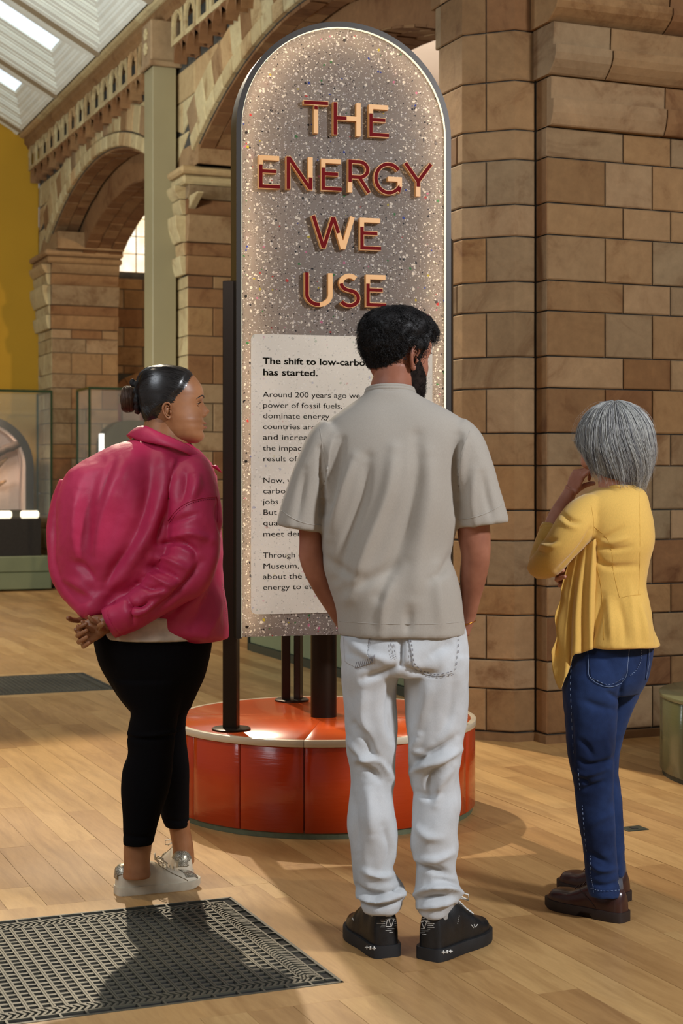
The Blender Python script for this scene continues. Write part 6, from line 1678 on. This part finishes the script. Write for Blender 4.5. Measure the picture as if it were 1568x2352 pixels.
# lip colour by face
lipm = []
fl = Gw.reshape(-1, 3)
for f in HF:
    c = fl[list(f)].mean(0) if len(f) < 6 else np.array([0, 0, 9]); lipm.append(1 if (c[0] > .04 and abs(c[1]) < .024-abs(c[2]-zf(976.5))*.9 and zf(988) < c[2] < zf(967.5)) else 0)
mb = MB()
limb(mb, d0, [(380, 950, .0, 42, 50), (378, 985, .0, 50, 52), (372, 1015, .0, 58, 54), (360, 1045, 0, 72, 60)])
limb(mb, d0, [(415, 1000, .0, 28, 34), (400, 1022, .0, 30, 40)])
column(mb, d0, [(1040, 310, 415, 0, 46), (1080, 260, 440, 0, 76), (1150, 250, 450, 0, 90), (1250, 250, 455, 0, 90), (1350, 260, 460, .02, 84), (1440, 250, 470, .02, 104), (1520, 240, 462, .0, 116)])
# arms behind the back
limb(mb, d0, [(430, 1120, -.12, 28, 34), (440, 1200, -.15, 28, 34), (430, 1285, -.17, 25, 30), (395, 1340, -.18, 23, 27), (330, 1385, -.18, 21, 23), (265, 1418, -.17, 18, 20), (243, 1426, -.165, 17, 20)])
limb(mb, d0, [(200, 1130, .12, 36, 44), (160, 1220, .10, 34, 40), (160, 1310, .05, 28, 32), (185, 1370, -.03, 24, 26), (222, 1402, -.11, 19, 21)])
limb(mb, d0, [(350, 1480, -.03, 78, 80), (350, 1580, -.03, 62, 64), (352, 1690, -.03, 46, 50), (345, 1800, -.03, 44, 48), (322, 1890, -.03, 33, 36), (316, 1945, -.03, 32, 34), (314, 1985, -.03, 30, 33), (314, 2015, -.03, 33, 36)])
limb(mb, d0, [(370, 1500, .13, 66, 66), (395, 1640, .16, 46, 52), (405, 1760, .17, 36, 44), (411, 1850, .19, 27, 32), (412, 1900, .20, 24, 27), (420, 1945, .205, 24, 28), (421, 1985, .205, 26, 30)])
BV, BF = fuse(mb, .0058, 4)
hm = MB()
w1 = at(246, 1424, d0-.165); hand(hm, w1, at(212, 1446, d0-.17)-w1, Vector((-.25, -.85, -.2)), -1, [(48, 62, 35), (52, 66, 35), (56, 68, 35), (60, 70, 35)], .93, (30, 40, 20), tdir=(-.75, -.5, .1))
w2 = at(212, 1398, d0-.10); hand(hm, w2, at(222, 1450, d0-.15)-w2, Vector((-.5, -.75, .15)), 1, [(45, 55, 30), (48, 55, 30), (50, 55, 30), (55, 55, 30)], .90, (25, 25, 15), tdir=(-.75, -.35, -.55))
H2, HF2 = fuse(hm, .0024, 3)
em = MB(); 
def ET(p): return Tw(Vector((.000, -.0775, zf(947)))+Vector((p.x, p.y, p.z)))
ear(em, ET, -1, .80); ear(em, lambda p: Tw(Vector((.0, .0775, zf(947)))+Vector((p.x, p.y, p.z))), 1, .80)
V, Fc, _ = merge_meshes([(BV, BF, 0), (HV, HF, 0), (H2, HF2, 0), ([tuple(v) for v in em.v], em.f, 0)])
fm = [0]*len(BF)+lipm+[0]*(len(HF2)+len(em.f))
body_w = (V, Fc, fm)
WL = wom.location
# eyes with lids, lashes and brows
for sg in (-1, 1):
    e = Vector((face_x(Gw, sg*.031, zf(929))-.0078, sg*.031, zf(929)+.0005))
    mb = MB(); ball(mb, Tw(e)-WL, .0112, 18, 12); mb.build('eyeball', M_eyew, wom, smooth=True)
    mb = MB(); ball(mb, Tw(e+Vector((.0062, sg*.001, -.0005)))-WL, .0062, 14, 10); mb.build('iris', M_eye, wom, smooth=True)
    mb = MB(); P = [(e+Vector((.0105*math.cos(a)+.003, sg*.0135*math.sin(a)*1.0, .0052*math.cos(a*1.1)))) for a in np.linspace(-1.35, 1.35, 13)]
    mb.tube([Tw(p)-WL for p in P], [.0015]+[.0026]*11+[.0012], 8); 
    P = [(e+Vector((.0105*math.cos(a)+.002, sg*.0132*math.sin(a), -.0050*math.cos(a)))) for a in np.linspace(-1.3, 1.3, 13)]
    mb.tube([Tw(p)-WL for p in P], [.001]+[.0020]*11+[.001], 8); mb.build('eyelids', M_skin_w, wom, smooth=True)
    mb = MB(); P = [(e+Vector((.0128*math.cos(a)+.0045, sg*.0138*math.sin(a), .0042*math.cos(a*1.1)))) for a in np.linspace(-1.2, 1.45, 11)]
    mb.tube([Tw(p)-WL for p in P], .0009, 5)
    for a in np.linspace(-1.1, 1.4, 12):
        b = e+Vector((.0128*math.cos(a)+.0045, sg*.0138*math.sin(a), .0042*math.cos(a*1.1))); mb.tube([Tw(b)-WL, Tw(b+Vector((.006*math.cos(a), sg*.006*math.sin(a), .0025)))-WL], [.0005, .0002], 4)
    mb.build('lashes', M_hair_b, wom, smooth=True)
    mb = MB(); bp = [(.1115, .013, zf(913)), (.1100, .024, zf(909.5)), (.1040, .036, zf(909.5)), (.0930, .048, zf(913)), (.0830, .056, zf(918))]
    bp = [Vector((face_x(Gw, sg*p[1], p[2])+.0006, sg*p[1], p[2])) for p in bp]; mb.tube([Tw(p)-WL for p in crom([tuple(p) for p in bp], 4)], list(np.interp(np.linspace(0, 1, 17), [0, .3, .7, 1], [.0026, .0032, .0024, .0008])), 7, flat=.8); mb.build('eyebrow', M_bun if False else M_hairsleek, wom, smooth=True)
# sleek hair cap, bun and scrunchie
G0w = head_grid(RW, nz=130, na=150, wpow=2.25)
def hairline(z):     # x ahead of which there is skin
    py = 1018-z*PW; return (np.interp(py, [842, 858, 866, 880, 895, 905, 915, 922, 928, 934, 945, 960, 972, 985, 1000], [460, 446, 440, 432, 424, 414, 405, 402, 398, 384, 371, 363, 357, 350, 345])-385)/PW
def keep_w(p, i=0, q=0): return p[0] < hairline(p[2])+.002*math.sin(p[2]*900+p[1]*300) and p[2] > zf(1000)
def thick_w(p):
    e = hairline(p[2])-p[0]; return .0006+.0062*sm(0, .03, e)
Gf = head_grid(RW, nz=230, na=260, wpow=2.25)
hv, hf = hair_shell(Gf, Tw, thick_w, keep_w, 'hair', None, None, 0., 1.)
hw_ = vobj('hair', hv, hf, M_hairsleek, wom)
# combed strands running back to the bun
bun = Vector(((300-385)/PW, 0, zf(905)))
ln = []; pts = Gf.reshape(-1, 3); tries = 0
while len(ln) < 1500 and tries < 40000:
    tries += 1; p = pts[np.random.randint(len(pts))]
    if not keep_w(p) or p[2] < zf(985): continue
    tgt = np.array([-.085, math.copysign(.012, p[1]), zf(905)+random.uniform(-.012, .012)]); line = []; q = p.copy(); c = np.array([0, 0, .12])
    L = random.uniform(.02, .055)
    for k in range(7):
        n = q-c; n /= np.linalg.norm(n); qq = q+n*(thick_w(q)+.0006); line.append(tuple(Tw(qq)))
        d = tgt-q; d -= n*np.dot(d, n); d /= np.linalg.norm(d)+1e-9; q = q+d*L/6
        j = np.argmin(((pts[::3]-q)**2).sum(1)) if k % 2 == 1 else None
        if j is not None: q = .5*q+.5*pts[::3][j]
    ln.append(line)
strands('combed_strands', ln, .00028, M_hairsleek, hw_)
mb = MB(); bc = at(298, 917, d0+.012); ball(mb, bc, (.0295, .030, .040), 24, 16)
V, Fc = fuse(mb, .003, 2); V = crumple(V, Fc, .004, 60., 1., (1, 1, .5)); bunobj = vobj('hair_bun', V, Fc, M_bun, hw_)
bl = []
for k in range(420):
    a0 = random.uniform(0, 2*PI); b0 = random.uniform(-.9, .9); ln_ = []
    for t in np.linspace(0, 1.3, 9):
        a = a0+t*1.4; r = math.cos(b0+.3*math.sin(t*3)); s = 1.03+random.uniform(0, .03); ln_.append((bc.x+.031*s*math.sin(b0)*1.0, bc.y+.031*s*r*math.cos(a), bc.z+.041*s*r*math.sin(a)))
    bl.append(ln_)
strands('bun_strands', bl, .00045, M_bun, bunobj)
mb = MB(); sc = at(318, 912, d0+.01)
for k in range(26):
    a = 2*PI*k/26; mb.tube([(sc.x-.006+.006*math.sin(k*2.2), sc.y+.026*math.cos(a), sc.z+.042*math.sin(a)), (sc.x+.004, sc.y+.030*math.cos(a+.1), sc.z+.046*math.sin(a+.1))], [.011, .012], 8)
ball(mb, at(304, 879, d0), (.010, .010, .014), 12, 8)
V, Fc = fuse(mb, .003, 2); vobj('scrunchie', V, Fc, M_scr, hw_)

# pink jacket
mb = MB()
column(mb, d0, [(1004, 318, 400, .01, 34), (1012, 282, 428, .0, 52), (1024, 248, 446, .0, 72), (1040, 220, 462, 0, 90), (1062, 186, 486, 0, 108), (1080, 161, 494, 0, 118), (1100, 149, 500, .0, 126), (1141, 136, 503, .0, 136), (1190, 130, 502, .0, 140), (1250, 127, 500, .0, 140), (1290, 132, 490, 0, 136), (1325, 142, 455, .0, 130), (1355, 153, 400, -.0, 116), (1385, 165, 330, -.03, 96), (1405, 180, 270, -.06, 70), (1415, 190, 225, -.07, 44)], n=52, pw=2.15)
column(mb, d0, [(1090, 380, 500, .02, 90), (1180, 372, 503, .02, 110), (1249, 362, 506, .02, 116), (1325, 340, 509, .02, 122), (1371, 322, 514, .02, 126), (1417, 322, 521, .02, 130), (1440, 330, 523, .02, 132), (1455, 380, 523, .03, 128), (1467, 410, 523, .05, 110)], n=44, pw=2.3)
limb(mb, d0, [(432, 1062, -.0, 40, 44), (440, 1085, -.06, 50, 54), (447, 1130, -.135, 57, 62), (450, 1190, -.17, 60, 66), (446, 1250, -.18, 58, 64), (430, 1305, -.19, 56, 58), (385, 1350, -.20, 49, 52), (325, 1392, -.195, 44, 44), (283, 1415, -.18, 41, 40), (266, 1424, -.175, 38, 38)], n=30)
limb(mb, d0, [(165, 1110, .12, 30, 60), (140, 1180, .11, 26, 62), (132, 1250, .08, 25, 58), (145, 1310, .03, 27, 52), (172, 1362, -.04, 28, 40), (204, 1394, -.10, 24, 32)], n=26)
V, Fc = fuse(mb, .0062, 4)
V = fold(V, Fc, [
    ([(341, 1035), (343, 1100), (330, 1180), (300, 1260), (262, 1330), (250, 1380)], 22, -13), ([(300, 1045), (262, 1120), (230, 1210), (215, 1290)], 20, 9), ([(230, 1060), (205, 1130), (200, 1230), (200, 1310)], 18, -6), ([(260, 1050), (245, 1100), (232, 1160)], 10, -5),
    ([(380, 1060), (376, 1120), (350, 1200), (310, 1270), (262, 1340), (205, 1395)], 17, 12), ([(430, 1080), (420, 1110), (408, 1155)], 12, -11), ([(455, 1095), (450, 1120), (440, 1150)], 9, 7), ([(400, 1055), (395, 1085)], 9, 5),
    ([(240, 1350), (262, 1300), (290, 1265)], 10, -6), ([(165, 1290), (190, 1305), (220, 1335)], 10, -7), ([(150, 1330), (185, 1345), (215, 1370)], 9, 5), ([(180, 1120), (170, 1200), (172, 1280)], 12, 5),
    # sleeve creases
    ([(385, 1205), (420, 1190), (455, 1180)], 7, -5), ([(400, 1235), (440, 1225), (480, 1240)], 9, 8), ([(365, 1250), (410, 1245), (445, 1262), (450, 1280)], 7, -11), ([(350, 1280), (390, 1288), (430, 1305)], 9, 8), ([(345, 1300), (380, 1312), (410, 1330)], 6, -9), ([(335, 1318), (370, 1335), (400, 1345)], 7, 8), ([(320, 1340), (350, 1352), (385, 1352)], 6, -8), ([(330, 1372), (360, 1362), (395, 1345)], 8, 6), ([(296, 1392), (325, 1395), (340, 1380)], 6, -9), ([(300, 1408), (330, 1402), (360, 1382)], 6, 7), ([(290, 1370), (300, 1395), (305, 1430)], 5, -7), ([(375, 1180), (365, 1215), (358, 1245)], 7, -9),
    # front panel
    ([(460, 1290), (430, 1335), (380, 1385), (340, 1412)], 8, -9), ([(500, 1200), (480, 1290), (450, 1370), (400, 1430)], 14, 8), ([(500, 1300), (480, 1370), (440, 1440)], 10, -6), ([(512, 1360), (500, 1410), (480, 1460)], 10, 5), ([(504, 1150), (500, 1190), (506, 1230)], 5, -6)], ppm=720)
V = crumple(V, Fc, .009, 6., 3.); V = crumple(V, Fc, .0030, 17., 6.); V = crumple(V, Fc, .0010, 42., 6.)
TK = bvh(V, Fc); jk = vobj('leather_jacket', V, Fc, M_pink, wom); tr = bvh(V, Fc)
M_pseam = plain('pink_seam', srgb(120, 14, 44), .5)
for pl in ([(386, 1196), (405, 1172), (435, 1152), (470, 1143), (496, 1141)], [(497, 1141), (501, 1165), (500, 1200)]): stitch(tr, 'armhole_seam', pl, .0016, M_pink, jk, off=.001)
stitch(tr, 'stitching', [(389, 1201), (408, 1177), (437, 1157), (470, 1148), (494, 1146)], .0009, M_pseam, jk, dash=True, k=12, off=.001)
stitch(tr, 'zip', [(509, 1330), (514, 1371), (519, 1410), (521, 1440)], .0013, plain('zip_metal', srgb(150, 140, 120), .4, metal=1.), jk, dash=True, k=16)
# shirt collar standing and folded
def collar_strip(pts_top, pts_bot, name, thick=.003):
    A = crom(pts_top, 8); B = crom(pts_bot, 8); n = min(len(A), len(B)); vs = []; m = 6
    for i in range(n):
        a = at(A[i][0], A[i][1], d0+A[i][2]); b = at(B[i][0], B[i][1], d0+B[i][2])
        for j in range(m+1):
            t = j/m; p = a.lerp(b, t); out = Vector((0, -1, 0)) if p.y < d0 else Vector((0, 1, 0)); p = p+out*.010*math.sin(PI*t)+Vector((0, 0, .002*math.sin(PI*t))); vs.append(p-WL)
    fs = [(i*(m+1)+j, i*(m+1)+j+1, (i+1)*(m+1)+j+1, (i+1)*(m+1)+j) for i in range(n-1) for j in range(m)]
    o = mesh_obj(name, vs, fs, M_pink, jk, True); s = o.modifiers.new('t', 'SOLIDIFY'); s.thickness = thick; s.offset = 0; return o
collar_strip([(322, 978, .10), (318, 980, .0), (335, 979, -.05), (370, 995, -.092), (410, 1012, -.100), (436, 1026, -.085), (462, 1043, -.06)], [(300, 1010, .12), (291, 1000, .0), (320, 1012, -.070), (363, 1021, -.115), (398, 1030, -.128), (425, 1040, -.122), (442, 1050, -.10)], 'collar')
mb = MB(); mb.tube([at(492, 1070, d0-.06)-WL, at(502, 1080, d0-.05)-WL, at(511, 1087, d0-.04)-WL], [.016, .009, .001], 6, flat=.25); mb.build('lapel_point', M_pink, jk, smooth=True)
# cuff
mb = MB(); P = [at(x, y, d0-.173) for x, y in ((284, 1414), (266, 1424), (250, 1432))]
mb.tube([p-WL for p in P], [.0535, .0520, .0500], 28); cf = mb.build('cuff', M_pink, jk, smooth=True)
# cream top below the jacket
mb = MB(); column(mb, d0, [(1395, 285, 500, .0, 112), (1430, 250, 495, .0, 116), (1452, 235, 488, 0, 122), (1464, 232, 486, .0, 124)], n=40); V, Fc = fuse(mb, .007, 3); V = tuck(V, TK, lambda x, y, v: y < 1420, .008); TT = bvh(V, Fc); vobj('cream_top', V, Fc, M_tee, wom)
# leggings
mb = MB()
column(mb, d0, [(1440, 236, 474, .02, 110), (1460, 217, 486, .02, 124), (1490, 220, 485, .02, 130), (1525, 230, 478, .02, 128), (1560, 249, 468, .02, 116), (1600, 274, 449, .03, 96), (1630, 298, 437, .04, 80)], n=44)
column(mb, d0, [(1560, 255, 440, -.04, 84), (1600, 276, 424, -.04, 74), (1632, 300, 412, -.04, 66), (1670, 295, 405, -.04, 60), (1698, 292, 402, -.04, 58), (1730, 294, 398, -.04, 57), (1766, 282, 396, -.04, 57), (1815, 278, 388, -.04, 55), (1870, 282, 369, -.04, 46), (1910, 283, 358, -.04, 40), (1938, 283, 352, -.04, 38)], n=32)
column(mb, d0, [(1560, 340, 468, .12, 76), (1610, 350, 445, .14, 66), (1650, 360, 427, .15, 58), (1700, 364, 427, .16, 54), (1761, 366, 434, .16, 52), (1821, 368, 434, .18, 48), (1870, 370, 434, .195, 42), (1897, 380, 434, .20, 38)], n=28)
V, Fc = fuse(mb, .0055, 4)
V = fold(V, Fc, [([(290, 1692), (330, 1698), (395, 1690), (425, 1672)], 4, -5), ([(292, 1684), (330, 1690), (395, 1682), (428, 1664)], 4, 4), ([(284, 1918), (318, 1924), (352, 1920)], 4, -3), ([(380, 1880), (410, 1888), (434, 1876)], 4, -3)], ppm=720)
TL = bvh(V, Fc); lg = vobj('leggings', V, Fc, M_legg, wom)
nb = len(BV); HB = body_w[0][nb:]
WV = tuck(body_w[0][:nb], TK, lambda x, y, v: (y > 1050 and y < 1395 and x > 130) or (y > 1050 and y < 1450 and x > 305), .008)
WV = tuck(WV, TT, lambda x, y, v: 1430 < y < 1462 and x > 262 and v[1] > 4.98+.0, .006)
WV = tuck(WV, TL, lambda x, y, v: (1468 < y < 1925 and x < 360) or (1468 < y < 1885), .006)
WV = np.concatenate([WV, HB])
vobj('body', WV, body_w[1], None, wom, mats=[M_skin_w, M_lip], fmat=body_w[2])
# trainers
def wtrainer(heel, toe, lab):
    S = shoe(wom, 'shoe', heel, toe, .098, M_trn, M_trs, .026, .098, .050, label=lab, sole_out=.003)
    laces(S, M_trn, .0022, 5, .50, .70, .019, True, .030)
    T, hw, ht = S['T'], S['hw'], S['ht']
    def surf(s, a, off):     # point on the upper
        w, H = hw(s)*.96, ht(s); c, si = math.cos(a), math.sin(a)
        return T(s, w*math.copysign(abs(c)**.55, c)*(1-.28*max(0, si)**2*(1 if s < .6 else .4))*(1+off/w), .022+(H-.026)*abs(si)**.62+off*si)
    for nm, (s0, s1, a0, a1) in (('heel_patch', (.0, .17, .55, PI-.55)), ('toe_patch', (.80, .985, .5, PI-.5))):
        vs = []; n = 10; m = 18
        for i in range(n+1):
            for j in range(m+1): vs.append(surf(s0+(s1-s0)*i/n, a0+(a1-a0)*j/m, .0022)+(T(-.008, 0, 0) if nm == 'heel_patch' and i == 0 else Vector((0, 0, 0))))
        fs = [(i*(m+1)+j, i*(m+1)+j+1, (i+1)*(m+1)+j+1, (i+1)*(m+1)+j) for i in range(n) for j in range(m)]
        if nm == 'heel_patch':
            k = len(vs); 
            for j in range(m+1): a = a0+(a1-a0)*j/m; vs.append(T(-.014, hw(.012)*1.02*math.cos(a)*.9, .05)); 
            fs += [(k+j, k+j+1, j+1, j) for j in range(m)]
        o = mesh_obj(nm, vs, fs, M_glit, S['o'], True); o['label'] = 'silver glitter patch'
    mb = MB(); 
    for sd in (0, PI):
        mb.tube([surf(s, (a if sd == 0 else PI-a), .001) for s, a in ((.50, 1.1), (.62, .75), (.74, .45), (.80, .25), (.82, .1))], .0010, 5)
    mb.build('side_seam', plain('tan_seam', srgb(120, 104, 76), .8) if 'tan_seam' not in MATS else MATS['tan_seam'], S['o'], smooth=True)
    return S
hx = at(264, 2050, 5.14); wtrainer((-.715, 5.12), (-.468, 5.235), 'near off-white trainer with silver glitter patches')
wtrainer((-.519, 5.285), (-.580, 5.53), 'far off-white trainer seen from behind')
